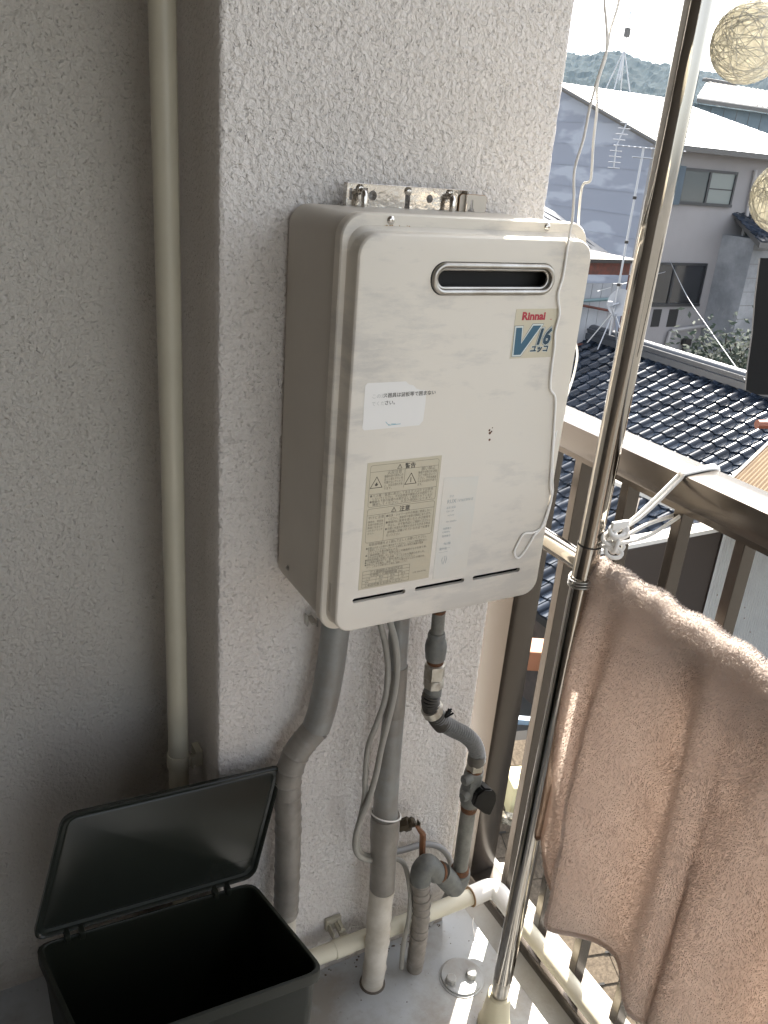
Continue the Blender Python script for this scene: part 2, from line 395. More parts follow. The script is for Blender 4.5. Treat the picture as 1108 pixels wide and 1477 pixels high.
# front cover : flange + raised panel, with slots cut through
FY = -.0255
def cover():
    b = MB(); n = 10
    rows = [(.016, 0, .028, 0), (.002, 0, .028, 0), (.0, .0015, .027, 0), (0.0, .0078, .026, 1), (-.003, .0088, .026, 1), (-.0195, .0096, .025, 1), (-.0228, .0102, .0245, 1), (-.0248, .0120, .023, 1), (FY, .0150, .020, 1)]
    v = []; N = 0
    for (y, ins, r, up) in rows:
        t = ins + (.0085 if up else 0)      # the top band of the flange is broader
        P = rrect(ins, HW - ins, -HH + ins * .9, -t, r, n); N = len(P)
        v += [(p[0], y, p[1]) for p in P]
    f = []
    for i in range(len(rows) - 1):
        for k in range(N): f.append((i * N + k, i * N + (k + 1) % N, (i + 1) * N + (k + 1) % N, (i + 1) * N + k))
    f.append([(len(rows) - 1) * N + k for k in range(N)])
    # inside faces
    P = rrect(.0012, HW - .0012, -HH + .0012, -.0012, .027, n); b2 = len(v)
    v += [(p[0], .016, p[1]) for p in P]; v += [(p[0], FY + .0015 + .004, p[1]) for p in rrect(.0165, HW - .0165, -HH + .016, -.027, .02, n)]
    for k in range(N):
        f.append((k, b2 + k, b2 + (k + 1) % N, (k + 1) % N))
        f.append((b2 + k, b2 + N + k, b2 + N + (k + 1) % N, b2 + (k + 1) % N))
    f.append([b2 + N + k for k in range(N)][::-1])
    b.add(v, f)
    o = b.build('front_cover', m_cream, ht, smooth=True)
    bm = bmesh.new(); bm.from_mesh(o.data); bmesh.ops.recalc_face_normals(bm, faces=bm.faces[:]); bm.to_mesh(o.data); bm.free()
    return o
fc = cover()
cu = MB()
SLOT = (.1035, .2845, -.0855, -.0470)
cu.prism(rrect(SLOT[0], SLOT[1], SLOT[2], SLOT[3], (SLOT[3] - SLOT[2]) / 2 - .0005, 8), -.06, .05)
for a, b_ in ((.0325, .1115), (.1265, .2060), (.2200, .3020)):
    cu.prism(rrect(a, b_, -.4780, -.4712, .0032, 5), -.06, .05)
boolean(fc, cu.build('cutter', m_dark))
fc.data.polygons.foreach_set('use_smooth', [True] * len(fc.data.polygons)); fc.data.set_sharp_from_angle(angle=R(30))
# black plate: the shade behind the slots put into its colour
q = MB(); q.box(.02, .33, -.0015, .0, -.50, -.04); q.build('slot_shade_plate', m_dark, ht)
# flue terminal : rounded chrome ring, oval
def oval_ring(x0, x1, z0, z1, y, r, mm, name, parent):
    pts = [(p[0], y, p[1]) for p in rrect(x0, x1, z0, z1, (z1 - z0) / 2 - .0002, 10)]
    b = MB(); b.tube(pts, r, 10, closed=True); return b.build(name, mm, parent, smooth=True)
fr = oval_ring(.1085, .2800, -.0815, -.0510, -.0262, .0036, m_steel2, 'flue_ring', ht)
oval_ring(.1130, .2755, -.0775, -.0553, -.0225, .0026, m_steel2, 'flue_inner_ring', ht)
q = MB(); q.prism(rrect(.109, .2795, -.081, -.0515, .0145, 8), -.0035, -.002); q.build('flue_shade_plate', m_dark, ht)  # black plate stands for the unlit depth of the flue
def screw(x, y, z, parent, r=.0046, d=(0, -1, 0), mm=None, name='screw'):
    b = MB(); b.lathe((x, y, z), d, [(0, r * 1.05), (.0008, r * 1.05), (.0012, r * .95), (.0026, r * .62), (.0028, r * .3), (.0020, r * .28)], 16)
    return b.build(name, mm or m_steel, parent, smooth=True)
screw(.0600, .0, -.0068, ht); screw(.2815, .0, -.0068, ht)
screw(.0015, .118, -.49, ht, .004, (-1, 0, 0), m_steel2)
# small notch plate in the left groove
q = MB(); q.box(.0088, .0102, -.010, -.0012, -.495, -.453, bev=.0004); q.build('drain_notch', m_case, ht)
# rust pinholes
for (dx, dz, r_) in ((0, 0, .0014), (.0016, .0012, .0009), (-.0008, .0026, .0011), (.0006, -.0062, .0012), (.0020, .0046, .0006)):
    q = MB(); q.lathe((.2165 + dx * 1.5, FY + .0001, -.261 + dz * 1.5), (0, -1, 0), [(0, r_ * 1.6), (.0002, r_ * 1.4)], 7, random.random()); q.build('rust_spot', m_rust, ht)
# orange rust dribble below the left screw
q = MB()
for k in range(16):
    x = .052 + random.random() * .034; z = -.0125 + random.uniform(-.0008, .0008); r_ = random.uniform(.0004, .0011)
    q.lathe((x, -.0001, z), (0, -1, 0), [(0, r_), (.0002, r_ * .8)], 6)
q.build('rust_stain', mat('orange rust stain', (.42, .27, .12), .8), ht)

# ---- stickers and print
m_print = mat('black print', (.10, .09, .075), .6)
m_printl = mat('brown grey print', (.23, .21, .165), .6)
m_fade = mat('faded print', (.50, .50, .47), .6)
m_sticker = mat('silver beige label', (.56, .51, .385), .4, metal=.15)
m_white_st = mat('white vinyl label', (.76, .74, .70), .5, spec=.3)
m_pale_st = mat('faded blue grey label', (.665, .645, .58), .5, spec=.3, var=(22, .5, (.69, .645, .56)))
m_red = mat('crimson print', (.42, .03, .05), .5)
m_navy = mat('teal navy print', (.035, .11, .17), .45)
m_lblue = mat('pale outline print', (.66, .70, .66), .45)
m_navy2 = mat('dark navy print', (.02, .055, .085), .45)
m_teal = mat('faded teal print', (.22, .42, .48), .5)
TXD = {}
def text_mesh(body, size, x, z, y, mm, parent, name='print', align='LEFT', sx=1.0, off=0.0, shear=0.0, fit=None):
    c_ = bpy.data.curves.new('t', 'FONT'); c_.body = body; c_.size = size; c_.align_x = align; c_.offset = off
    c_.resolution_u = 2; c_.shear = shear; c_.space_line = 1.0
    o = bpy.data.objects.new('t', c_); COL.objects.link(o)
    dg = bpy.context.evaluated_depsgraph_get()
    me = bpy.data.meshes.new_from_object(o.evaluated_get(dg))
    if fit: sx = fit / max(p.co.x for p in me.vertices)
    v = [(x + p.co.x * sx, y, z + p.co.y) for p in me.vertices]; f = [list(p.vertices) for p in me.polygons]
    bpy.data.objects.remove(o); bpy.data.curves.remove(c_); bpy.data.meshes.remove(me)
    return v, f
def texts(items, mm, parent, name, y):
    b = MB()
    for it in items:
        v, f = text_mesh(*it[0], y, mm, parent, **it[1]); b.add(v, f)
    return b.build(name, mm, parent)
S1, S2, S3 = FY - .0003, FY - .0005, FY - .0007
def strokes(segs, wdt, y, mm, parent, name):
    b = MB()
    for (x0, z0, x1, z1) in segs:
        d = Vector((x1 - x0, z1 - z0)); L = d.length; d /= L; p = Vector((-d.y, d.x)) * wdt / 2; e = d * wdt / 2
        b.quad((x0 + p.x - e.x, y, z0 + p.y - e.y), (x0 - p.x - e.x, y, z0 - p.y - e.y), (x1 - p.x + e.x, y, z1 - p.y + e.y), (x1 + p.x + e.x, y, z1 + p.y + e.y))
    return b.build(name, mm, parent)
def loopseg(P): return [(P[i][0], P[i][1], P[(i + 1) % len(P)][0], P[(i + 1) % len(P)][1]) for i in range(len(P))]
def plate(poly, mm, name, parent, y=S1):
    b = MB(); b.prism(poly, y, FY - .00003); return b.build(name, mm, parent)
# top-left white sticker with torn corner
wx0, wx1, wz0, wz1 = .0285, .1135, -.2425, -.1850
poly = [(wx0 + .003, wz0), (wx0, wz0 + .003), (wx0 + .0006, wz0 + .010), (wx0 + .0002, wz1 - .003), (wx0 + .003, wz1), (.083, wz1 - .0005), (.088, wz1 - .0045), (.094, wz1 - .006), (.099, wz1 - .0105), (.106, wz1 - .0125), (.1125, wz1 - .0135), (wx1, wz1 - .028), (wx1 - .001, wz0 + .006), (wx1 - .006, wz0 + .0005)]
s_w = plate(poly, m_white_st, 'notice_sticker', ht)
texts([(('ス器具は波板等で囲まない', .0061, .0535, -.2035), dict(off=.00008)), (('さい。', .0061, .0560, -.2125), dict(off=.00008))], m_print, s_w, 'print', S2)
texts([(('このガ', .0061, .0385, -.2037), {}), (('でくだ', .0061, .0385, -.2127), {})], m_fade, s_w, 'faded_print', S2)
strokes([(.064, -.2385, .0805, -.2380), (.0625, -.2368, .066, -.2385), (.060, -.2340, .0625, -.2368), (.068, -.2372, .074, -.2376)], .0007, S2, m_teal, s_w, 'teal_mark')
# brand badge
bx0, bx1, bz0, bz1 = .2318, .2975, -.1640, -.1020
s_b = plate([(bx0, bz0), (bx1, bz0), (bx1, bz1), (bx0, bz1)], m_sticker, 'badge', ht)
BW, BH = bx1 - bx0, bz1 - bz0
def bf(a, b): return (bx0 + a * BW, bz1 - b * BH)
texts([(('Rinnai', .0134, bf(.15, 0)[0], bf(0, .215)[1]), dict(off=.00055, sx=1.12))], m_red, s_b, 'brand_print', S2)
# serifs on the brand lettering
sf = []
for a, top in ((.175, 1), (.345, 0), (.425, 0), (.53, 0), (.575, 0), (.68, 0), (.855, 0)):
    x, z = bf(a, .218); sf.append((x - .0012, z + .0002, x + .0012, z + .0002))
strokes(sf, .0007, S2 - .0001, m_red, s_b, 'brand_serif')
VP = [(.05, .37), (.19, .37), (.215, .70), (.45, .335), (.645, .335), (.235, .925), (.07, .925)]
def poly_off(P, d):
    out = []; n = len(P)
    for i in range(n):
        a, b, c_ = Vector(P[i - 1]), Vector(P[i]), Vector(P[(i + 1) % n])
        e1 = (b - a).normalized(); e2 = (c_ - b).normalized(); n1 = Vector((e1.y, -e1.x)); n2 = Vector((e2.y, -e2.x))
        k = (n1 + n2); k = k / max(k.dot(n1), .45) if k.length > 1e-6 else n1
        out.append(tuple(b + k * d))
    return out
VW = [bf(*p) for p in VP]
for d, y, mm, nm in ((.0024, S1 - .0001, m_navy2, 'letter_outline'), (.0019, S2 - .0001, m_lblue, 'letter_edge'), (0.0, S3 - .0001, m_navy, 'letter')):
    P = poly_off(VW, -d); b = MB(); b.add([(p[0], y, p[1]) for p in P], [list(range(7))[::-1]]); b.build(nm, mm, s_b)
for off, y, mm, nm in ((.0027, S1 - .0002, m_navy2, 'digit_outline'), (.0022, S2 - .00018, m_lblue, 'digit_edge'), (.0012, S3 - .0002, m_navy2, 'digit')):
    x, z = bf(.535, .715); texts([(('16', .0275, x, z), dict(off=off, shear=.25, sx=.86))], mm, s_b, nm, y)
for off, y, mm, nm in ((.0011, S2, m_lblue, 'name_edge'), (.0005, S3, m_navy2, 'name_print')):
    x, z = bf(.455, .87); texts([(('ユッコ', .0096, x, z), dict(off=off, shear=.15, sx=1.0))], mm, s_b, nm, y)
# warning label
lx0, lx1, lz0, lz1 = .0395, .1460, -.4600, -.2848
s_l = plate([(lx0, lz0), (lx1, lz0), (lx1, lz1), (lx0, lz1)], m_sticker, 'warning_label', ht)
LW, LH = lx1 - lx0, lz1 - lz0
def lf(a, b): return (lx0 + a * LW, lz1 - b * LH)
def seg(a0, b0, a1, b1): return (*lf(a0, b0), *lf(a1, b1))
def rr_seg(a0, a1, b0, b1):
    x0, z1 = lf(a0, b0); x1, z0 = lf(a1, b1); return loopseg(rrect(x0, x1, z0, z1, .0028, 3))
L = rr_seg(.045, .965, .022, .338) + rr_seg(.045, .965, .352, .618)
L += [seg(.045, .072, .965, .072), seg(.505, .072, .505, .215), seg(.045, .24, .965, .24), seg(.045, .402, .965, .402), seg(.285, .402, .285, .618)]
for b in (.850, .878, .904, .930, .957, .985): L.append(seg(.045, b, .70, b))
L += [seg(.045, .85, .045, .985), seg(.70, .85, .70, .985)]
for a in (.235, .40, .55): L.append(seg(a, .904, a, .957))
strokes(L, .00042, S2, m_printl, s_l, 'ruled_lines')
def tri(a, b, s): 
    x, z = lf(a, b); return loopseg([(x, z + s * .58), (x - s / 2, z - s * .29), (x + s / 2, z - s * .29)])
strokes(tri(.135, .165, .0165) + tri(.595, .165, .0165), .0008, S2, m_print, s_l, 'warning_triangle').__setitem__('kind', 'stuff')
strokes(tri(.43, .053, .0062) + tri(.40, .383, .0066), .0006, S2, m_print, s_l, 'small_triangle')
x, z = lf(.135, .168)
b = MB(); b.add([(x + dx, S2, z + dz) for dx, dz in ((0, -.002), (.0019, -.0012), (.0022, .0008), (.0012, .0006), (.0008, .0034), (-.0006, .0018), (-.0012, .0004), (-.0021, .0012), (-.0019, -.0012))], [list(range(9))]); b.build('flame_mark', m_print, s_l)
x, z = lf(.595, .165)
strokes([(x, z + .0035, x, z - .0005), (x, z - .0017, x, z - .0021)], .0012, S2, m_printl, s_l, 'exclamation_mark')
x, z = lf(.43, .053); x2, z2 = lf(.40, .383)
strokes([(x, z + .0018, x, z), (x2, z2 + .0018, x2, z2)], .0005, S2, m_print, s_l, 'small_exclamation_mark')
T1, T2 = [], []
def put(T, s_, size, a, b, **k):
    x, z = lf(a, b)
    if 'w' in k: k['fit'] = k.pop('w') * LW
    T.append(((s_, size, x, z), k))
put(T2, '警告', .0078, .50, .066, off=.00012); put(T2, '注意', .0080, .475, .397, off=.00012)
put(T1, '火災注意', .0052, .27, .098); put(T1, '囲い禁止', .0052, .73, .098)
for i, s_ in enumerate(('機器本体や排気口の', '近くに燃えやすい物', 'を置かないでくださ', 'い。火災の恐れがあ', 'ります。')): put(T1, s_, .0040, .235, .122 + i * .0232, w=.25 if i < 4 else .11)
for i, s_ in enumerate(('機器や排気口を波板', 'などで囲わないでく', 'ださい。不完全燃焼', 'や火災の恐れがあり', 'ます。')): put(T1, s_, .0040, .69, .122 + i * .0232, w=.26 if i < 4 else .07)
for i, s_ in enumerate(('●ガス種・電源に表示してあるガス以外では使用', '　しないでください。不完全燃焼や爆発点火の原因です。', '●機器の下部の設置の状態が正しく接続されているか', '　確認してください。火災の原因になります。')): put(T1, s_, .0040, .06, .262 + i * .0225, w=.86)
for i, s_ in enumerate(('やけど注意',)): put(T1, s_, .0048, .062, .432, w=.21)
for i, s_ in enumerate(('使用中、使用後', '本体や排気口は', '高温になるので', 'ふれないでくだ', 'さい。')): put(T1, s_, .0036, .062, .462 + i * .0225, w=.205 if i < 4 else .09)
for i, s_ in enumerate(('●給湯・シャワー以外の用途に使用しない', '　ください。誤使用や故障の原因になります。', '●機器内に異常を感じたときは使用を', '　中止し、必ず販売店にご相談ください。', '●冬期に水道水が凍結するおそれがある時は', '　説明書に記載されている方法で処置を', '　行ってください。')): put(T1, s_, .0042, .30, .432 + i * .0262, w=.63 if i < 6 else .22)
put(T1, '取扱説明書をよく読んで正しくお使いください。', .0046, .10, .645, w=.80)
for i, s_ in enumerate(('●設置はきまった場所に確かめてください。この上に物を置かない、', '　を確認してください。シャワーを使用しない場合の機器の電源', '　が入っている事の操作をする。', '●工事説明書に従い、配管にはこの機器用のものを使う事。', '　それ以外は使用しないでください。', '●使用説明書に記載した点検、アースされた機器のお手入れ。', '●この機器は屋外用です。屋内に設置しないでください。', '●排気口に手を触れ、塗装、ドライヤ等が近くにないか確かめ、', '　なく、このような事があった場合ご連絡ください。')): put(T1, s_, .0035, .06, .672 + i * .0192, w=(.86, .80, .45, .86, .50, .84, .70, .85, .60)[i])
for i, s_ in enumerate(('ガス機器防火性能評定品', '可燃物との離隔距離 mm')): put(T1, s_, .0042, .14, .873 + i * .0262, w=.46)
for a, s_ in ((.09, '上方'), (.27, '側方'), (.43, '前方'), (.58, '後方')): put(T1, s_, .0036, a, .925)
for a, s_ in ((.08, '300'), (.27, '150'), (.43, '600'), (.59, '10')): put(T1, s_, .0038, a, .951)
put(T1, '工事説明書をお読みください', .0040, .075, .979, w=.55)
put(T1, 'LSE 604-0790', .0030, .755, .935, w=.19)
texts(T1, m_printl, s_l, 'small_print', S2); texts(T2, m_print, s_l, 'title_print', S2)
# faded rating label
s_f = plate([(.1530, -.4640), (.2070, -.4660), (.2075, -.3200), (.1530, -.3160)], m_pale_st, 'rating_label', ht)
m_rate = mat('worn print', (.36, .40, .40), .6)
T = [(('形式', .0034, .165, -.345), {}), (('RUX', .0078, .162, -.3535), dict(sx=.9)), (('-V1615W-E', .0052, .178, -.353), {}), (('品名 給湯', .0034, .162, -.361), {}), (('12A 13A', .0034, .162, -.366), {}), (('34.9 kW', .0030, .165, -.372), {}), (('100V 50/60Hz', .0030, .163, -.381), {}),
     (('消費電力', .0034, .160, -.391), {}), (('0.98MPa', .0034, .160, -.396), {}), (('製造番号', .0034, .160, -.402), {}), (('96.08', .0050, .164, -.414), {}), (('屋外用', .0040, .158, -.421), {})]
texts(T, m_rate, s_f, 'worn_print', S2)
strokes([(.160, -.419, .175, -.419), (.158, -.4245, .172, -.4245)], .0003, S2, m_rate, s_f, 'worn_line')
strokes([(.1655, -.432, .1640, -.436), (.1640, -.436, .1655, -.442), (.1675, -.431, .1685, -.437), (.1685, -.437, .1670, -.443), (.1700, -.431, .1715, -.436), (.1715, -.436, .1705, -.442)], .0007, S2, m_rate, s_f, 'worn_mark')

# ================================================================== WALL BRACKET above the heater
bk = thing('mounting_bracket', (.164, .158, -.012), 'shiny steel mounting plate with slots, screwed to the pillar above the heater', 'bracket')
q = MB(); q.box(.0745, .2530, .150, .1520, -.011, .0245)
pl = q.build('bracket_plate', m_steel, bk)
cu = MB()
def circ(x, z, r, n=16): return [(x + r * math.cos(2 * math.pi * k / n), z + r * math.sin(2 * math.pi * k / n)) for k in range(n)]
cu.prism(circ(.1135, .0105, .0062), .14, .16); cu.prism(circ(.199, .0105, .0052), .14, .16)
cu.prism(rrect(.1615, .1690, -.006, .0185, .0036, 5), .14, .16)
cu.prism([(.096, .0195), (.106, .0195), (.106, .009), (.101, .0035), (.0975, .010)], .14, .16)
cu.prism(rrect(.0800, .0845, .0040, .0185, .002, 4), .14, .16)
cut = cu.build('cutter', m_dark); boolean(pl, cut)
for z0, z1, nm in ((.0235, .0248, 'bracket_lip'), (-.0125, -.011, 'bracket_foot')):
    q = MB(); q.box(.073, .2545, .142, .1523, z0, z1, bev=.0004); q.build(nm, m_steel, bk)
for x in (.0735, .2535):
    q = MB(); q.box(x - .0007, x + .0007, .1425, .1522, -.011, .0235); q.build('bracket_end', m_steel, bk)
for x in (.0952, .2275):
    p = spline([(x, .152, .0145), (x, .141, .0150), (x, .137, .008), (x, .137, -.015)], 5)
    q = MB(); q.tube(p, .0042, 10); q.build('hook', m_steel, bk, smooth=True)
for x, z in ((.0945, .0185), (.1650, .0185), (.2290, .0195)):
    screw(x, .1495, z, bk, .0048)
tab = thing('hanging_tab', (.2655, .15, -.012), 'small cream painted tab with a keyhole, right of the steel mounting plate', 'bracket')
q = MB(); q.prism(rrect(.2450, .2880, -.030, .0190, .004, 5), .147, .1485)
o = q.build('tab_plate', m_case, tab)
kh = [(.2648 + .0054 * math.cos(a), -.003 + .0054 * math.sin(a)) for a in np.linspace(R(115), R(425), 18)]
cu = MB(); cu.prism(kh + [(.2666, .0115), (.2648, .0135), (.2630, .0115)], .14, .16)
boolean(o, cu.build('cutter', m_dark))
q = MB(); q.tube([(p[0], .1478, p[1]) for p in rrect(.2450, .2880, -.030, .0190, .004, 5)], .0007, 5, closed=True); q.build('rusty_edge', mat('rust edge', (.36, .19, .08), .8), tab)
# little steel clip under the heater's lower left corner
cl = MB(); p = px(448, 893, 1, .150)
cl.box(p[0] - .004, p[0] + .006, .135, .1595, p[2] - .001, p[2] + .001); cl.box(p[0] - .006, p[0] - .004, .148, .1595, p[2] - .011, p[2] + .006); cl.box(p[0] + .004, p[0] + .006, .134, .138, p[2] - .006, p[2] + .008)
cl.build('steel_clip', m_steel2, label='small bent steel clip behind the lower left corner of the heater', cat='clip')

# ================================================================== PIPES BELOW THE HEATER
def path(P, y):
    out = []
    for k in P:
        yy = k[2] if len(k) > 2 else y
        out.append(px(k[0], k[1], 1, yy))
    return out
def lump_tube(pts, r, n, mm, name, parent, wob=.0006, k=9, ridge=None):
    s_ = spline(pts, k); L = 0; rr = []
    for i, p in enumerate(s_):
        if i: L += (p - s_[i - 1]).length
        base = r if not isinstance(r, (list, tuple)) else np.interp(i / (len(s_) - 1), np.linspace(0, 1, len(r)), r)
        e = wob * noise.noise(Vector((L * 60, 3.1, r[0] if isinstance(r, (list, tuple)) else r)))
        if ridge and (L % ridge) < ridge * .12: e += wob * 1.3
        rr.append(base + e)
    b = MB(); b.tube(s_, rr, n); return b.build(name, mm, parent, smooth=True)
# 1 left wrapped pipe
P1 = path([(489, 880), (484, 905), (477, 960), (466, 1018), (456, 1050), (430, 1082), (418, 1112), (415, 1140), (416, 1180), (415, 1240), (413, 1300), (412, 1318)], .118)
lp = thing('wrapped_pipe', P1[-1], 'thick grey taped pipe that kinks left below the heater', 'pipe')
i0 = 4
lump_tube(P1[:i0 + 1], .0225, 20, m_tape, 'smooth_sleeve', lp, .0003)
lump_tube(P1[i0 - 0:], .0215, 20, m_tape2, 'tape_wrapping', lp, .0009, 16, .026)
Pw = [P1[-1], (P1[-1][0] + .002, .112, P1[-1][2] - .1), (P1[-1][0] + .004, .108, FZ)]
Pw[0] = (P1[-1][0], P1[-1][1], P1[-1][2] + .01)
lump_tube(Pw, .0180, 18, m_pvcw, 'white_lower_wrap', lp, .0006)
# 2 middle wrapped pipe
P2 = path([(579, 870), (577, 890), (572, 960), (568, 1030), (562, 1090), (558, 1130), (556, 1170), (554, 1200), (553, 1240), (551, 1283)], .112)
P2 = [(p[0], .112 - .02 * i / 9, p[2]) for i, p in enumerate(P2)]
mp_ = thing('wrapped_pipe', px(537, 1423, 2, FZ), 'straight taped pipe, grey above and white below, in the middle under the heater', 'pipe')
P2 = [px(u, v, 1, .112 - .020 * (v - 870) / 420) for u, v in [(579, 870), (577, 890), (572, 960), (568, 1030), (562, 1090), (558, 1130), (556, 1175), (555, 1200), (553, 1240), (551, 1283)]]
lump_tube(P2[:4], [.0158, .0165, .0175], 20, m_tape, 'upper_sleeve', mp_, .0002)
q = MB(); q.tube(spline(P2[2:4], 4), .0186, 20); q.build('tape_band', m_tape2, mp_, smooth=True)
lump_tube(P2[3:7], [.0178, .0205, .0222], 20, m_tape, 'middle_sleeve', mp_, .0004, ridge=.035)
lump_tube(P2[6:10], [.0245, .0262, .0255, .0235, .0232, .0230], 20, m_tape2, 'tape_wrapping', mp_, .0006, 8, .045)
base2 = px(537, 1418, 2, FZ)
P3 = [P2[-1], px(548, 1310, 1, .092), px(545, 1350, 1, .092), px(541, 1390, 1, .090), (base2[0], base2[1], FZ)]
P3[0] = (P3[0][0], P3[0][1], P3[0][2] + .004)
lump_tube(P3, [.0225, .0225, .0222, .0215, .0212], 22, m_pvcw, 'white_lower_wrap', mp_, .0012, 10, .033)
q = MB(); q.lathe((base2[0], base2[1], FZ - .001), (0, 0, 1), [(0, .0255), (.003, .025), (.004, .022)], 24); q.build('sealant_ring', mat('dark sealant', (.10, .085, .07), .8), mp_)
c0 = Vector(P2[6])
tie = [c0 + Vector((math.cos(a) * .0268, math.sin(a) * .0268, .0085 * math.cos(a + 2.6) + .003)) for a in np.linspace(0, 2 * math.pi, 28, endpoint=False)]
q = MB(); q.tube(tie, .0014, 6, closed=True); q.build('cable_tie', m_string, mp_, smooth=True)
# 3 twin cables
def cable(name, P, r, mm, label, cat='cable', group=None, n=10, k=8, top=True):
    b = MB(); b.tube(spline(P, k), r, n); return b.build(name, mm, smooth=True, label=label, cat=cat, group=group)
def pw(lst): return [px(u, v, 1, y) for (u, v, y) in lst]
cable('power_cable', pw([(548, 880, .085), (549, 900, .08), (556, 930, .078), (560, 970, .078), (555, 1010, .078), (543, 1045, .078), (531, 1078, .08), (527, 1120, .082), (526, 1150, .084), (519, 1185, .086), (515, 1212, .088), (521, 1230, .092), (538, 1236, .105), (560, 1237, .125), (580, 1243, .12), (588, 1262, .105), (592, 1295, .09), (589, 1330, .085), (582, 1362, .085), (579, 1397, .0)][:-1] + [(579, 1396, .086)]), .0048, m_cable,
      'grey cable that loops behind the middle pipe and reaches the floor')
cable('power_cable', pw([(561, 878, .085), (563, 898, .078), (570, 925, .070), (573, 960, .070), (569, 1000, .070), (560, 1040, .070), (550, 1080, .071), (543, 1115, .072), (533, 1150, .074), (520, 1182, .078), (513, 1208, .080), (514, 1228, .082), (524, 1238, .085), (545, 1241, .110)]), .0052, m_cable,
      'grey cable bowing in front of the middle pipe, right of its twin')
p = px(555, 893, 1, .081)
q = MB(); q.box(p[0] - .013, p[0] + .013, p[1] - .010, p[1] + .010, -.5335, -.5265, bev=.002); q.build('cable_grommet', m_black, ht)
cable('conduit', pw([(560, 1231, .140), (585, 1225, .145), (612, 1218, .15), (634, 1222, .15), (648, 1238, .148), (652, 1262, .146), (645, 1290, .142), (631, 1312, .135), (618, 1335, .12)]), .0062, m_conduit,
      'dark grey conduit arching on the pillar behind the gas pipe elbows', 'conduit')
# pale patch of mortar inside the conduit arch, brown tape tag
# 4 gas pipe
gp = thing('gas_pipe', px(597, 1394, 1, .084), 'galvanised gas pipe with ribbed hose, valve and elbows below the heater', 'gas pipe')
GY = .086
a, b_ = Vector(px(634, 872, 1, GY)), Vector(px(630, 922, 1, GY))
q = MB(); q.tube([a, b_], .0108, 16); q.build('upper_nipple', m_galv, gp, smooth=True)
q = MB(); q.lathe(a + Vector((0, 0, -.008)), (0, 0, -1), [(0, .0118), (.004, .0115), (.006, .0107)], 16); q.build('rust_ring', m_rust, gp, smooth=True)
def axis_lathe(u0, v0, u1, v1, prof, mm, name, n=24, y0=GY, y1=GY, par=None):
    A = Vector(px(u0, v0, 1, y0)); B = Vector(px(u1, v1, 1, y1)); L_ = (B - A).length
    q = MB(); q.lathe(A, B - A, [(t * L_, r) for t, r in prof], n); return q.build(name, mm, par or gp, smooth=True)
axis_lathe(630, 912, 628, 950, [(0, .0128), (.08, .0142), (.16, .0142), (.2, .0138), (.35, .0165), (.5, .0178), (.72, .0176), (.78, .0168), (.95, .0165), (1, .0155)], m_galvf, 'union_coupling')
axis_lathe(628, 949, 628, 960, [(0, .0138), (.3, .0145), (.6, .013), (1, .014)], m_rust, 'rust_ring')
axis_lathe(628, 956, 626, 977, [(0, .0150), (.06, .0178), (.94, .0178), (1, .016)], m_brass, 'hex_nut', 6)
axis_lathe(626, 977, 625, 990, [(0, .0160), (.08, .0172), (.9, .0172), (1, .015)], m_brass, 'hex_nut', 8)
axis_lathe(625, 989, 624, 1000, [(0, .0140), (.5, .0150), (1, .0145)], m_galvf, 'hose_collar')
def ribbed(P, r, pitch, mm, name, rib=None):
    s_ = spline(P, 40); seglen = [0]
    for i in range(1, len(s_)): seglen.append(seglen[-1] + (s_[i] - s_[i - 1]).length)
    tot = seglen[-1]
    def at(d):
        d = min(max(d, 0), tot - 1e-6); j = max(1, int(np.searchsorted(seglen, d)))
        return s_[j - 1].lerp(s_[j], (d - seglen[j - 1]) / max(seglen[j] - seglen[j - 1], 1e-9))
    b = MB(); b.tube([at(tot * i / 40) for i in range(41)], r * .84, 16); o_ = b.build(name, mm, gp, smooth=True)  # black core puts the dark gaps between the ribs into colour
    for k in range(int(tot / pitch)):
        d = (k + .5) * pitch; c_ = at(d); T_ = (at(d + .002) - at(d - .002)).normalized()
        b = MB(); b.lathe(c_ - T_ * pitch * .30, T_, [(0, r * .84), (pitch * .08, r * .99), (pitch * .30, r * 1.06), (pitch * .52, r * .99), (pitch * .60, r * .84)], 18)
        b.build('rib', rib or mm, o_, smooth=True)
    return o_
m_hose = mat('ribbed hose', (.27, .275, .27), .5, .1, var=(90, .5, (.19, .19, .185)))
m_hosed = mat('dark hose boot', (.085, .078, .066), .6, var=(70, .5, (.12, .11, .095)))
ribbed([px(624, 998, 1, GY), px(621, 1010, 1, GY), px(624, 1024, 1, GY), px(632, 1038, 1, GY), px(640, 1047, 1, GY)], .0150, .0050, m_black, 'hose_boot', m_hosed)
ribbed([px(628, 1030, 1, GY), px(640, 1043, 1, GY), px(655, 1052, 1, GY), px(671, 1060, 1, GY), px(684, 1073, 1, GY), px(689, 1090, 1, GY), px(688, 1100, 1, GY)], .0142, .0062, m_black, 'flexible_hose', m_hose)
axis_lathe(622, 1022, 633, 1020, [(0, .008), (.1, .016), (.9, .016), (1, .008)], m_brass, 'hose_band_clip', 16, GY, GY)
bn = MB(); cc = [Vector(px(621, 1021, 1, GY)), Vector(px(625, 1029, 1, GY))]
bn.tube(cc, .0170, 18); bn.build('hose_band', m_brass, gp, smooth=True)
q = MB(); A = Vector(px(649, 1028, 1, GY - .012))
for k in range(7):
    d = Vector((random.uniform(-.006, .008), random.uniform(-.006, .006), random.uniform(-.004, .006)))
    q.tube([A - Vector((.008, 0, .008)), A + d], .0018, 5)
q.build('torn_rubber', m_black, gp)
axis_lathe(688, 1088, 686, 1101, [(0, .0152), (.8, .0158), (1, .0150)], m_hosed, 'hose_end_boot')
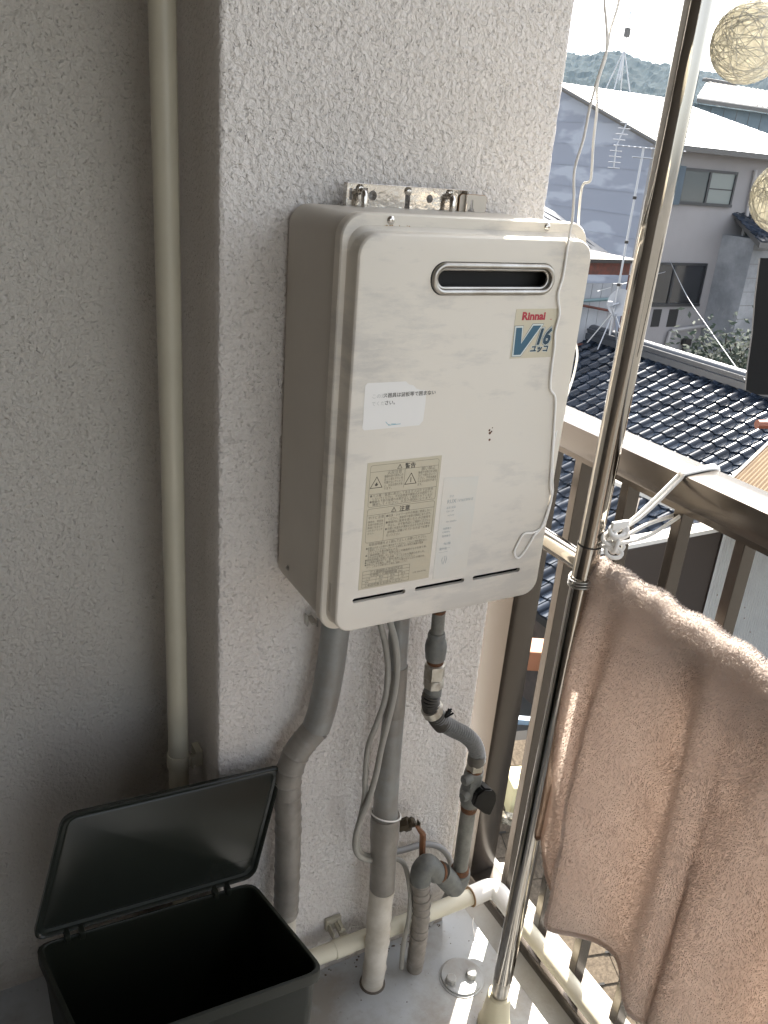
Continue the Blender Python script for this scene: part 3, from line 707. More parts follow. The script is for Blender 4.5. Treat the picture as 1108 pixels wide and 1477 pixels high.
axis_lathe(686, 1099, 685, 1109, [(0, .0150), (.1, .0165), (.9, .0165), (1, .015)], m_brass, 'hex_nut', 6)
axis_lathe(685, 1108, 684, 1113, [(0, .0145), (.5, .015), (1, .014)], m_rust, 'rust_ring')
axis_lathe(684, 1111, 681, 1130, [(0, .0165), (.08, .0190), (.9, .0190), (1, .0172)], m_galvf, 'valve_hex', 6)
axis_lathe(681, 1124, 677, 1162, [(0, .0165), (.2, .0175), (.35, .0195), (.5, .0205), (.65, .0195), (.8, .0185), (.85, .0165), (1, .016)], m_galvf, 'valve_body', 20)
for u_, v_ in ((666, 1122), (664, 1145)):
    A = Vector(px(u_ + 6, v_, 1, GY - .004)); q = MB(); q.lathe(A + Vector((.012, 0, 0)), (-1, -.3, 0), [(0, .0105), (.018, .0100), (.022, .007)], 12); q.build('valve_plug', m_galvf, gp, smooth=True)
# black cock handle
A = Vector(px(694, 1150, 1, GY - .018))
hp = [(-.014, .014), (-.004, .023), (.008, .021), (.0155, .010), (.0165, -.004), (.012, -.024), (.007, -.026), (-.006, -.014), (-.017, -.004)]
q = MB(); n_ = len(hp)
v = [(A.x + p[0] * 1.32, A.y - .008 - .012 * (p[0] + .017) / .034, A.z + p[1] * 1.32) for p in hp] + [(A.x + p[0] * 1.12, A.y + .016 + .003, A.z + p[1] * 1.12) for p in hp]
q.add(v, [list(range(n_))[::-1], [n_ + i for i in range(n_)]] + [(i, (i + 1) % n_, n_ + (i + 1) % n_, n_ + i) for i in range(n_)])
hd = q.build('cock_handle', m_black, gp)
bm = bmesh.new(); bm.from_mesh(hd.data); bmesh.ops.recalc_face_normals(bm, faces=bm.faces[:]); bmesh.ops.bevel(bm, geom=bm.edges[:], offset=.003, segments=2, affect='EDGES'); bm.to_mesh(hd.data); bm.free()
axis_lathe(677, 1160, 676, 1168, [(0, .0162), (.5, .0158), (1, .0146)], m_rust, 'rust_ring')
A = Vector(px(676.5, 1162, 1, GY)); B = Vector(px(663, 1258, 1, GY))
q = MB(); q.tube([A, B], .0143, 18); q.build('riser_pipe', m_galv, gp, smooth=True)
d_ = (B - A).normalized()
q = MB(); q.lathe(B - d_ * .012, d_, [(0, .0155), (.002, .0175), (.006, .0172), (.009, .0182)], 20); q.build('rust_ring', m_rust, gp, smooth=True)
def elbow(P, r, name, mm=m_galvf):
    s_ = spline(P, 6); n = len(s_)
    rr = [r * (1 + .06 * math.sin(math.pi * i / (n - 1))) for i in range(n)]
    q = MB(); q.tube(s_, rr, 18); return q.build(name, mm, gp, smooth=True)
C1 = Vector(px(659, 1272, 1, GY - .004))
C2 = Vector(px(633, 1258, 1, GY - .01))
elbow([B - d_ * .003, B + d_ * .010, C1 + Vector((-.004, 0, -.004)), C1 + Vector((-.012, -.002, .001)), C2 + Vector((.0035, 0, -.001))], .0200, 'elbow')
q = MB(); q.tube([C2 + Vector((-.001, 0, .001)), C2 + Vector((.004, 0, -.001))], .0200, 18); q.build('rust_ring', m_rust, gp, smooth=True)
C3 = Vector(px(610, 1252, 1, GY - .012))
elbow([C2 + Vector((.003, 0, -.001)), C2 + Vector((-.008, 0, .004)), C3 + Vector((.010, 0, .003)), C3 + Vector((-.001, 0, -.006)), C3 + Vector((-.002, 0, -.024)), C3 + Vector((-.002, 0, -.030))], .0192, 'elbow')
Pt = [C3 + Vector((-.002, 0, -.028)), Vector(px(608, 1310, 1, .076)), Vector(px(604, 1350, 1, .082)), Vector(px(598, 1396, 2, FZ))]
lump_tube(Pt, [.0165, .0160, .0165, .0160, .0168, .0165], 18, m_tape3, 'taped_riser', gp, .0012, 16, .018)
for k in range(11):
    t = (k + .6) / 11.5; s_ = spline(Pt, 20); j = int(t * (len(s_) - 2)); dd = (s_[j + 1] - s_[j]).normalized()
    ring = [s_[j] + Vector((math.cos(a) * .0168, math.sin(a) * .0168, .003 * math.sin(a + k))) for a in np.linspace(0, 2 * math.pi, 20, endpoint=False)]
    q = MB(); q.tube(ring, .0008, 5, closed=True); q.build('tape_edge', m_tape2, gp)
# lever valve on the wall
lv = thing('lever_valve', px(608, 1205, 1, .16), 'small dark valve with a rusty orange lever handle on the pillar behind the middle pipe', 'valve')
A = Vector(px(575, 1193, 1, .135)); B = Vector(px(600, 1184, 1, .120))
q = MB(); q.lathe(A, B - A, [(0, .010), (.010, .010), (.011, .013), (.022, .013), (.023, .009), (.030, .010), (.033, .007)], 8); q.build('valve_body', mat('blackened brass', (.07, .055, .035), .6, .6), lv, smooth=True)
q = MB(); q.box(B.x - .001, B.x + .001, B.y - .016, B.y - .004, B.z - .010, B.z + .008); q.build('lever_bracket', m_steel2, lv)
p0 = Vector(px(601, 1192, 1, .104)); p1 = Vector(px(610, 1203, 1, .10)); p2 = Vector(px(609, 1232, 1, .10)); p3 = Vector(px(607, 1243, 1, .10))
q = MB(); q.tube([p0, p0.lerp(p1, .6), p1, p2, p3], [.003, .005, .0062, .0062, .0035], 6); q.build('lever', m_handle, lv)

# ================================================================== PVC DRAIN PIPES
PY, PZ, PX = .118, -1.314, .489
dp = thing('drain_pipe', (.30, .118, FZ), 'cream plastic drain pipe running low along the pillar and turning along the railing', 'pipe')
q = MB(); q.tube([(-.40, PY, PZ + .008), (.44, PY, PZ - .003)], .0160, 20); q.build('wall_run', m_pvc, dp, smooth=True)
q = MB(); q.tube([(PX, .06, PZ), (PX, -2.2, PZ)], .0160, 20); q.build('railing_run', m_pvc, dp, smooth=True)
q = MB(); q.tube([(PX - .058, PY, PZ - .002)] + [(PX - .020 + .020 * math.sin(a), PY - .020 + .020 * math.cos(a), PZ) for a in np.linspace(0, math.pi / 2, 8)] + [(PX, PY - .066, PZ)], .0200, 22); q.build('elbow', m_pvcl, dp, smooth=True)
q = MB(); q.tube([(PX - .0592, PY, PZ - .002), (PX - .0578, PY, PZ - .002)], .0206, 22); q.build('elbow_rim', mat('brown glue line', (.30, .19, .09), .6), dp, smooth=True)
def pipe_clamp(c_, axis, wall, parent):
    """strap around the pipe + two screw ears towards the wall"""
    b = MB(); A = Vector(axis)
    b.lathe(Vector(c_) - A * .009, A, [(0, .0172), (.018, .0172)], 22); b.build('clamp_strap', m_pvcold, parent, smooth=True)
    b = MB(); W_ = Vector(wall); p = Vector(c_) + W_ * .016; up = A.cross(W_)
    for s_ in (-1, 1):
        o_ = p + up * .014 * (1 if s_ > 0 else .2) + W_ * .006
    q1 = Vector(c_) + W_ * .014 + up * .020
    return b, q1
cx_ = px(497, 1350, 1, PY)[0]
b = MB(); b.lathe((cx_ - .020, PY, PZ + .001), (1, 0, 0), [(0, .0176), (.034, .0176)], 22); b.build('clamp_strap', m_pvc, dp, smooth=True)
m_clip = mat('grey brown clamp plastic', (.42, .385, .30), .55)
b = MB()
b.box(cx_ - .020, cx_ + .012, WALL - .010, WALL - .0005, PZ + .006, PZ + .034, bev=.002); b.build('clamp_base', m_clip, dp, smooth=True)
b = MB(); b.box(cx_ - .016, cx_ - .013, PY + .012, WALL - .008, PZ + .008, PZ + .026); b.box(cx_ - .004, cx_ + .010, PY + .014, WALL - .009, PZ + .022, PZ + .0245); b.box(cx_ - .002, cx_ + .012, PY + .012, WALL - .009, PZ + .0125, PZ + .015)
b.box(cx_ + .001, cx_ + .005, PY + .016, WALL - .012, PZ + .010, PZ + .030); b.build('clamp_ribs', m_clip, dp)

# tall cream pipe in the corner
QX, QY = -.123, .262
tp = thing('downpipe', (QX, QY, FZ), 'tall yellowed plastic pipe standing in the corner left of the pillar', 'pipe')
q = MB(); q.tube([(QX, QY, FZ), (QX + .001, QY, -.4), (QX, QY, 1.02)], .0165, 24); q.build('pipe_shaft', m_pvcold, tp, smooth=True)
cz = px(268, 1092, 1, QY)[2]
q = MB(); q.lathe((QX, QY, cz - .013), (0, 0, 1), [(0, .0180), (.001, .0186), (.025, .0186), (.026, .0180)], 24); q.build('clamp_strap', m_pvcold, tp, smooth=True)
q = MB(); q.box(QX + .014, QX + .030, QY - .014, QY - .010, cz - .010, cz + .010); q.box(QX + .0185, QX + .0205, QY - .020, QY - .009, cz - .013, cz + .013)
q.box(QX + .026, XL - .001, QY - .016, QY + .012, cz - .012, cz + .016); q.build('clamp_ears', m_pvcold, tp)

# ================================================================== FLOOR DETAILS
dc = thing('drain_cover', (.368, .034, FZ), 'round grey painted drain cover with two knobs on the balcony floor', 'drain')
q = MB(); q.lathe((.368, .034, FZ + .0006), (0, 0, 1), [(0, .0445), (.0010, .0440), (.0011, .0405), (.0040, .0405), (.0048, .0395)], 40); q.build('cover_plate', m_floor, dc, smooth=True)
for u_, v_ in ((651, 1412), (680, 1404)):
    p = px(u_, v_, 2, FZ + .012); q = MB(); q.lathe((p[0], p[1], FZ + .004), (0, 0, 1), [(0, .0112), (.0105, .0106), (.0125, .0085)], 8, .3); q.build('knob', m_floor, dc, smooth=True)
q = MB(); q.tube(spline([px(683, 1324, 2, FZ + .016), px(682, 1335, 2, FZ + .010), px(685, 1349, 2, FZ + .006), px(690, 1361, 2, FZ + .003)], 5), [.0008] * 8 + [.0012] * 8, 6)
q.build('cable_tie_scrap', m_string, label='thin curved white plastic tie end lying by the floor edge', cat='cable tie')
b = MB()
for k in range(40):
    x = random.uniform(.06, .47); y = random.uniform(-.12, .16); s_ = random.uniform(.0004, .0011)
    b.box(x - s_, x + s_, y - s_ * .6, y + s_, FZ + .0002, FZ + s_ * .6 + .0002)
for k in range(50):
    x = random.uniform(.05, .40); y = .160 - abs(random.gauss(0, .006)); s_ = random.uniform(.0007, .0018)
    b.box(x - s_, x + s_, y - s_ * .6, y + s_, FZ + .0002, FZ + s_ * .6 + .0002)
b.build('grit', mat('brown grit', (.12, .09, .065), .9), kind='stuff', label='brown grit scattered along the foot of the pillar')

# ================================================================== STAINLESS POLE, TUBE, CORD
PB = Vector((.372, -.072, FZ)); PT_ = PB + (Vector((.392, -.072, .45)) - PB) * ((1.02 - FZ) / (.45 - FZ))
sp = thing('laundry_pole', tuple(PB), 'upright stainless steel laundry pole in a cream plastic foot', 'pole')
def on_pole(z): return PB + (PT_ - PB) * ((z - FZ) / (1.02 - FZ))
q = MB(); q.tube([on_pole(-1.30), on_pole(-.425)], .0172, 28, cap=False); q.build('lower_tube', m_pole, sp, smooth=True)
q = MB(); q.tube([on_pole(-.4248), on_pole(1.02)], .0166, 28, cap=False); q.build('upper_tube', m_pole, sp, smooth=True)
q = MB(); q.lathe(on_pole(-.4265), PT_ - PB, [(0, .01735), (.0022, .01735)], 28); q.build('joint_line', m_dark, sp, smooth=True)
q = MB(); q.tube([on_pole(-1.36), on_pole(-1.298)], .0162, 28); q.build('inner_sleeve', m_steel2, sp, smooth=True)
q = MB(); q.lathe(on_pole(FZ + .0005), (0, 0, 1), [(0, .031), (.006, .031), (.010, .0285), (.05, .0235), (.078, .0215), (.080, .0190)], 30); q.build('foot', mat('cream plastic foot', (.66, .60, .42), .4), sp, smooth=True)
q = MB(); q.tube([(.401, .30, -.4705), (.401, -1.5, -.4705)], .0160, 28)
q.build('clothes_rail', m_pole, smooth=True, label='horizontal stainless steel tube behind the upright pole, carrying the towel', cat='rail')
# wire lashing
q = MB()
for k in range(3):
    c_ = on_pole(-.474 - .0045 * k) ; z0 = c_.z
    ring = []
    for a in np.linspace(0, 2 * math.pi, 30, endpoint=False):
        x = c_.x + .008 + math.cos(a) * (.0195 + .010); y = c_.y + math.sin(a) * .0205
        ring.append((x, y, z0 + .004 * math.cos(a) - .002))
    q.tube(ring, .0016, 6, closed=True)
q.build('wire_lashing', m_wire, smooth=True, label='grey wire wound round the pole and the horizontal tube', cat='wire')
# white cord : knot beside pole, strands to the top rail
K = Vector(px(888, 776, 0, .400)); cord = thing('cord', (K.x, K.y, K.z - .03), 'white flat cord knotted beside the pole and tied over the top rail', 'cord')
def strand(P, r=.0032, name='strand', k=8):
    b = MB(); b.tube(spline(P, k), r, 8); return b.build(name, m_string, cord, smooth=True)
zt = -.3190
r1 = Vector(px(980, 684, 0, .4985)); r2 = Vector(px(1017, 675, 2, zt))
strand([K + Vector((-.004, .0, .010)), K.lerp(r1, .35) + Vector((0, 0, .001)), r1 + Vector((-.003, 0, -.004)), Vector((.4985, r1.y, zt - .001)), Vector((.503, r1.y - .002, zt + .0012)), r2 + Vector((0, 0, .001)), Vector((.575, r2.y - .001, zt - .002)), Vector((.577, r2.y, -.365)), Vector((.53, r2.y + .01, -.392)), K.lerp(Vector(px(977, 738, 0, .5)), .5), K + Vector((.004, 0, -.006))], .0030)
strand([K + Vector((-.002, .003, .008)), K.lerp(r1, .35) + Vector((0, -.005, -.001)), r1 + Vector((-.003, -.005, -.006)), Vector((.4983, r1.y - .006, zt - .001)), Vector((.504, r1.y - .007, zt + .0012)), r2 + Vector((0, -.006, .001)), Vector((.576, r2.y - .006, zt - .002))], .0028)
strand([K + Vector((.004, 0, -.010)), K.lerp(Vector(px(977, 747, 0, .5)), .5) + Vector((0, -.004, -.012)), Vector(px(977, 747, 0, .515)), Vector((.56, r2.y - .006, -.37)), Vector((.577, r2.y - .006, -.36)), Vector((.576, r2.y - .006, zt - .003))], .0028)
for k in range(9):   # the knot: interlocking loops
    th = k * 2.3; c_ = K + Vector((random.uniform(-.006, .006), random.uniform(-.006, .006), .014 - k * .0042))
    U = Vector((math.cos(th), math.sin(th) * .7, math.sin(th * 1.7) * .8)).normalized(); V_ = U.orthogonal().normalized()
    ring = [c_ + U * math.cos(a) * .0125 + V_ * math.sin(a) * .0085 for a in np.linspace(0, 2 * math.pi, 18, endpoint=False)]
    b = MB(); b.tube(ring, .0030, 8, closed=True); b.build('knot_loop', m_string, cord, smooth=True)
b = MB(); T_ = K + Vector((-.002, -.004, .022)); b.box(T_.x - .014, T_.x + .016, T_.y - .003, T_.y + .003, T_.z - .006, T_.z + .006, bev=.002); b.build('flat_fold', m_string, cord, smooth=True)
strand([K + Vector((0, 0, -.012)), K + Vector((.006, -.004, -.022)), K + Vector((.014, -.005, -.014)), K + Vector((.010, 0, -.008))], .0028)

# thin white wires of the ball lights, draped over the heater's right edge
def wy(lst): return [px(u, v, 1, y) for (u, v, y) in lst]
wire = thing('string_light_wire', px(750, 800, 1, -.03), 'thin white twin wire hanging across the right side of the heater with a loop end', 'wire')
def wv(P, r, k=7, name='strand'):
    b = MB(); b.tube(spline(P, k), r, 7); return b.build(name, m_string, wire, smooth=True)
wv(wy([(896, -60, -.05), (893, 0, -.05), (880, 45, -.05), (876, 70, -.05), (862, 115, -.05), (851, 155, -.048), (842, 200, -.046), (829, 245, -.045), (828, 285, -.042), (826, 315, -.036), (822, 335, -.030), (818, 362, -.0275), (812, 400, -.0275), (805, 425, -.0275), (807, 452, -.0275), (801, 478, -.0275), (800, 500, -.0275), (796, 530, -.0275), (794, 560, -.0275), (801, 575, -.0275), (799, 620, -.0275), (796, 665, -.0275), (794, 700, -.0275), (796, 715, -.0275), (792, 735, -.0275), (784, 758, -.0275), (770, 768, -.0275), (756, 770, -.0275), (748, 782, -.0275), (742, 796, -.0275), (747, 805, -.0275), (757, 795, -.0275), (773, 768, -.0275)]), .0016)
wv(wy([(874, -60, -.05), (872, 0, -.05), (874, 25, -.05), (876, 60, -.05), (873, 85, -.05), (862, 120, -.05), (861, 160, -.048), (856, 205, -.046), (853, 255, -.04), (848, 263, -.035), (842, 265, -.03), (838, 280, -.02), (835, 315, .01), (834, 345, .04), (833, 400, .06), (830, 440, .06), (828, 480, .04), (833, 510, .03), (828, 540, .02), (820, 565, .0), (813, 585, -.01), (803, 620, -.024), (798, 650, -.0275), (797, 690, -.0275), (797, 712, -.0275), (789, 740, -.0275), (780, 762, -.0275), (768, 775, -.0275)]), .0016)

# ball lights
def ball(cx, cy, cz, r, label, hang):
    c_ = Vector((cx, cy, cz)); t = thing('ball_lamp', (cx, cy, cz - r), label, 'lamp', 'string lights hanging at the right edge')
    b = MB(); bm = bmesh.new(); bmesh.ops.create_icosphere(bm, subdivisions=4, radius=r * .975)
    for q_ in bm.verts: q_.co *= 1 + .012 * noise.noise(q_.co * 60)
    bm.verts.index_update()
    b.add([tuple(c_ + q_.co) for q_ in bm.verts], [[q_.index for q_ in p.verts] for p in bm.faces]); bm.free()
    b.build('ball_shell', m_ballskin, t, smooth=True)
    b = MB()
    for k in range(150):
        U = Vector(rng.randn(3)).normalized(); V_ = U.cross(Vector(rng.randn(3))).normalized(); W_ = U.cross(V_)
        o_ = random.uniform(-.55, .55); rad = math.sqrt(1 - o_ * o_); sp_ = random.uniform(1.2, 4.5); a0 = random.random() * 6.28
        P = []
        for i in range(14):
            a = a0 + sp_ * i / 13
            d = (V_ * math.cos(a) + W_ * math.sin(a)) * rad + U * (o_ + .05 * math.sin(a * 3 + k)); P.append(c_ + d.normalized() * r * random.uniform(.985, 1.012))
        b.tube(P, .00038, 3, cap=False)
    b.build('thread_winding', m_thread, t, kind='stuff')
    b = MB()
    for k in range(500):
        d = Vector(rng.randn(3)).normalized(); e = (d + Vector(rng.randn(3)) * .6).normalized()
        s_ = d.orthogonal().normalized() * .00012; p = c_ + d * r
        b.add([p - s_, p + s_, p + e * random.uniform(.0012, .0035)], [(0, 1, 2)])
    b.build('fuzz', m_thread, t, kind='stuff')
    b = MB(); b.tube([c_ + Vector((0, 0, r)), c_ + Vector((.002, 0, r + .012)), c_ + Vector(hang)], .001, 6); b.build('lamp_wire', m_string, t, smooth=True)
    return t
m_ballskin = mat('glue stiffened thread skin', (.82, .79, .70), .8, var=(95, .8, (.64, .60, .51)))
_t, _n, _l, _b = nodes(m_ballskin)
tr = _n.new('ShaderNodeBsdfTranslucent'); tr.inputs[0].default_value = (.92, .90, .82, 1); mxs = _n.new('ShaderNodeMixShader')
vo = _n.new('ShaderNodeTexVoronoi'); vo.inputs['Scale'].default_value = 170; tcx = _n.new('ShaderNodeTexCoord'); _l.new(tcx.outputs['Object'], vo.inputs['Vector'])
mrr = _n.new('ShaderNodeMapRange'); mrr.inputs[1].default_value = .1; mrr.inputs[2].default_value = .6; mrr.inputs[3].default_value = .9; mrr.inputs[4].default_value = .5
_l.new(vo.outputs['Distance'], mrr.inputs[0]); _l.new(mrr.outputs[0], mxs.inputs[0])
_l.new(_b.outputs[0], mxs.inputs[1]); _l.new(tr.outputs[0], mxs.inputs[2]); _l.new(mxs.outputs[0], _n['Material Output'].inputs[0])
m_thread = mat('cotton thread', (.84, .82, .74), .9)
p = CAM + ray(1081, 62) * .8; ball(*p, .0352, 'cream thread ball lamp hanging near the top right corner', (.006, .0, .30))
p = CAM + ray(1136, 285) * .8; ball(*p, .0335, 'cream thread ball lamp half out of frame on the right, below the other', (.004, .0, .40))

# ================================================================== TOWEL
def towel():
    ny, ns = 260, 230
    Y0, Y1 = -.082, -1.02
    LEN = .585
    V = np.zeros((ns + 1, ny + 1, 3))
    rt = .0215
    back = .57
    for j in range(ny + 1):
        t = j / ny
        for i in range(ns + 1):
            s = -back + (LEN + back) * i / ns      # <0 : far side of the rail
            y0 = Y0 + (Y1 - Y0) * t
            arc = math.pi * rt
            fold = (math.sin(y0 * 31 + .6 + .5 * s) + .75 * math.sin(y0 * 58 + 2.0 - s) + .35 * math.sin(y0 * 97 + 1.0 + s * 2) * max(0, 1 - s * 1.6) + .4 * math.sin(y0 * 17 - 1.2 + s * 1.5)) / 1.7
            if s > 0:
                g = min(1, s / .35) ** .8
                z = -.4705 + rt * (1 if s < .0 else math.cos(min(s / rt, math.pi / 2)))
                if s / rt < math.pi / 2: x = .401 - rt * math.sin(s / rt)
                else:
                    d = s - rt * math.pi / 2
                    x = .401 - rt - .004 * g - (.009 + .024 * g) * fold * min(1, d / .04) - .012 * g; z = -.4705 - d
                y = y0 + .020 * g * math.sin(y0 * 31 + 2.2)
                # the left margin bows out and back in again
                e = max(0, 1 - (Y0 - y0) / .16)
                y += e * (.032 * math.sin(min(1, max(0, s - .02) / .42) * math.pi) + .018 * (s / LEN)**1 * 0)
                # rounded corner and wavy hem
                z += .060 * max(0, 1 - (Y0 - y0) / .10) ** 2 * max(0, (s / LEN)) ** 5
                z -= .015 * ((Y0 - y0) / .5) * (s / LEN)
                z += .006 * math.sin(y0 * 40) * (s / LEN) ** 3
            else:
                a = -s
                z = -.4705 + rt * math.cos(min(a / rt, math.pi / 2))
                if a / rt < math.pi / 2: x = .401 + rt * math.sin(a / rt)
                else:
                    d = a - rt * math.pi / 2; x = .401 + rt + .010 * fold * min(1, d / .05) + .004; z = -.4705 - d
                y = y0
            # thick towel bunched over the rail
            top = math.exp(-(s / .045) ** 2)
            z += top * (.0022 * math.sin(y0 * 92 + 1) + .0012 * math.sin(y0 * 58)) + .002
            x = min(x, .492) if s < 0 else x
            V[i, j] = (x, y, z)
    # crumple noise
    flat = V.reshape(-1, 3)
    for k in range(len(flat)):
        p = flat[k]; nv = noise.noise(Vector(p * 20)) * .0022 + noise.noise(Vector(p * 60)) * .0006
        flat[k][0] += nv
    V = flat.reshape(V.shape)
    F = [(i * (ny + 1) + j, (i + 1) * (ny + 1) + j, (i + 1) * (ny + 1) + j + 1, i * (ny + 1) + j + 1) for i in range(ns) for j in range(ny)]
    return V, F
VT, FT = towel()
m_towel = mat('plush towel', (.66, .58, .53), .95, spec=.1, sheen=.4, var=(34, .6, (.60, .53, .48)), bump=(300, .4, .002))
_t, _n, _l, _b = nodes(m_towel)
tr = _n.new('ShaderNodeBsdfTranslucent'); tr.inputs[0].default_value = (.74, .63, .56, 1); mxs = _n.new('ShaderNodeMixShader'); mxs.inputs[0].default_value = .42
_l.new(_b.outputs[0], mxs.inputs[1]); _l.new(tr.outputs[0], mxs.inputs[2]); _l.new(mxs.outputs[0], _n['Material Output'].inputs[0])
tw = mobj('towel', VT.reshape(-1, 3), FT, m_towel, smooth=True, label='pinkish beige plush bath towel draped over the horizontal tube', cat='towel')
tx = bpy.data.textures.new('pile', 'CLOUDS'); tx.noise_scale = .006; tx.noise_depth = 1
# pile : short tufts on the side that is seen, plus the rolled top
org_t = np.array(ORG[tw.name])
def pile(N):
    ns, ny = VT.shape[0] - 1, VT.shape[1] - 1
    i = rng.uniform(ns * .40, ns - .01, N); j = rng.uniform(0, ny * .72, N)
    i0 = i.astype(int); j0 = j.astype(int); fi = (i - i0)[:, None]; fj = (j - j0)[:, None]
    A = VT[i0, j0]; B = VT[i0 + 1, j0]; C_ = VT[i0, j0 + 1]
    P = A + (B - A) * fi + (C_ - A) * fj
    n = np.cross(B - A, C_ - A); n /= np.linalg.norm(n, axis=1)[:, None] + 1e-12
    n *= np.sign((-n[:, 0] * 1 + n[:, 2] * .3))[:, None]
    P = P + n * .0028
    # tufts lean together in patches
    lean = np.stack([np.sin(P[:, 1] * 90 + P[:, 2] * 40), np.sin(P[:, 2] * 75 + 1.3), np.cos(P[:, 1] * 70 - P[:, 2] * 55) - .8], 1) * .45
    d = n + lean + rng.randn(N, 3) * .35; d /= np.linalg.norm(d, axis=1)[:, None]
    L = rng.uniform(.0026, .0048, N)[:, None]
    s = np.cross(d, rng.randn(N, 3)); s /= np.linalg.norm(s, axis=1)[:, None]; s *= .00036
    V = np.empty((N, 3, 3)); V[:, 0] = P - s; V[:, 1] = P + s; V[:, 2] = P + d * L
    return V.reshape(-1, 3) - org_t
pv = pile(330000)
me = bpy.data.meshes.new('towel_pile'); nV = len(pv)
me.vertices.add(nV); me.vertices.foreach_set('co', pv.ravel().astype('f4'))
me.loops.add(nV); me.loops.foreach_set('vertex_index', np.arange(nV, dtype='i4'))
me.polygons.add(nV // 3); me.polygons.foreach_set('loop_start', np.arange(0, nV, 3, dtype='i4')); me.polygons.foreach_set('loop_total', np.full(nV // 3, 3, dtype='i4'))
me.update(calc_edges=True)
m_pile = mat('towel pile', (.70, .63, .585), .95, spec=.1)
_t, _n, _l, _b = nodes(m_pile)
tr = _n.new('ShaderNodeBsdfTranslucent'); tr.inputs[0].default_value = (.70, .62, .565, 1); mxs = _n.new('ShaderNodeMixShader'); mxs.inputs[0].default_value = .5
_l.new(_b.outputs[0], mxs.inputs[1]); _l.new(tr.outputs[0], mxs.inputs[2]); _l.new(mxs.outputs[0], _n['Material Output'].inputs[0])
me.materials.append(m_pile)
po = bpy.data.objects.new('towel_pile', me); COL.objects.link(po); po.parent = tw; po['kind'] = 'stuff'
# hem
hv = [tuple(VT[-1, j] + np.array((0, 0, .002))) for j in range(0, VT.shape[1], 2)]
lv_ = [tuple(VT[i, 0]) for i in range(int(VT.shape[0] * .42), VT.shape[0], 3)]
b = MB(); b.tube(hv, .0042, 8); b.build('hem', m_towel, tw, smooth=True)
b = MB(); b.tube(lv_, .0040, 8); b.build('side_hem', m_towel, tw, smooth=True)

# ================================================================== STORAGE BIN
BL, BR_ = Vector((-.384, .088, -1.014)), Vector((-.051, .086, -1.032))
FR_ = Vector((-.018, -.125, -1.012)); FL_ = BL + (FR_ - BR_)
bn_ = thing('storage_bin', (-.2, -.02, FZ), 'dark green grey plastic storage bin standing open in the corner', 'storage bin')
def ringp(k, z, in_=0.0):
    c_ = (BL + BR_ + FR_ + FL_) / 4; out = []
    Q = [FL_, FR_, BR_, BL]
    for i, p in enumerate(Q):
        a, b2 = Q[i - 1], Q[(i + 1) % 4]; rad = .022
        d1 = (a - p).normalized(); d2 = (b2 - p).normalized()
        for t in (0, .25, .5, .75, 1):
            pt = p + d1 * rad * (1 - t) ** 2 + d2 * rad * t ** 2
            out.append(c_ + Vector(((pt.x - c_.x), (pt.y - c_.y), 0)) * k + Vector((0, 0, (pt.z - c_.z) + z)))
    return out
def shell(name, rows, mm, par, cap_last=False):
    v = [];
    for (k, z) in rows: v += ringp(k, z)
    N = 20; f = []
    for i in range(len(rows) - 1):
        for k in range(N): f.append((i * N + k, i * N + (k + 1) % N, (i + 1) * N + (k + 1) % N, (i + 1) * N + k))
    if cap_last: f.append([(len(rows) - 1) * N + k for k in range(N)])
    b = MB(); b.add(v, f); o_ = b.build(name, mm, par, smooth=True)
    bm = bmesh.new(); bm.from_mesh(o_.data); bmesh.ops.recalc_face_normals(bm, faces=bm.faces[:]); bm.to_mesh(o_.data); bm.free(); return o_
D_ = -(BL.z + 1.014) + (FZ + 1.020)
shell('bin_body', [(.985, -.018), (.955, -.022), (.93, -.15), (.86, D_ + .02), (.83, D_ + .006), (.82, D_ + .012), (.84, D_ + .030), (.905, -.15), (.945, -.006)], m_binm, bn_)
b = MB(); v = ringp(.845, D_ + .012); b.add(v, [list(range(20))]); b.build('bin_bottom', m_binm, bn_)
shell('bin_rim', [(.945, -.006), (.945, .0), (.955, .0015), (.985, .0), (.988, -.002), (.988, -.020), (.975, -.020)], m_binm, bn_)
b = MB(); c_ = FR_ * .98 + FL_ * .02
for t in (.15, .5, .85):
    pass
# lid : shallow tray leaning back
LTL, LTR = Vector((-.322, .128, -.838)), Vector((.006, .128, -.838))
LBL, LBR = BL + Vector((.001, .006, .006)), BR_ + Vector((.001, .006, .006))
ex = (LBR - LBL); ez = (LTL - LBL) * .5 + (LTR - LBR) * .5; nn = ex.cross(ez).normalized()
if nn.y > 0: nn = -nn
def lidp(a, b_, d): return LBL + ex * a + ez * b_ + nn * d
def lid_ring(ins, d, r=.05):
    out = []
    A = ins; Bb = ins * ex.length / ez.length
    ra = r; rb = r * ex.length / ez.length
    for cxq, czq, a0 in ((1 - A - ra, 1 - Bb - rb, 0), (A + ra, 1 - Bb - rb, 90), (A + ra, Bb + rb, 180), (1 - A - ra, Bb + rb, 270)):
        for k in range(5):
            a = R(a0 + 22.5 * k); out.append(lidp(cxq + ra * math.cos(a), czq + rb * math.sin(a), d))
    return out
lid = MB(); rows = [(0, .0, .05), (0, .008, .05), (.006, .0095, .045), (.012, .008, .04), (.016, .003, .04), (.03, .002, .04), (.034, .003, .035)]
v = []
for ins, d, r in rows: v += lid_ring(ins, d, r)
N = 20; f = [(i * N + k, i * N + (k + 1) % N, (i + 1) * N + (k + 1) % N, (i + 1) * N + k) for i in range(len(rows) - 1) for k in range(N)]
f.append([(len(rows) - 1) * N + k for k in range(N)]); f.append(list(range(N))[::-1])
lid.add(v, f); lo = lid.build('bin_lid', m_binlid, bn_, smooth=True)
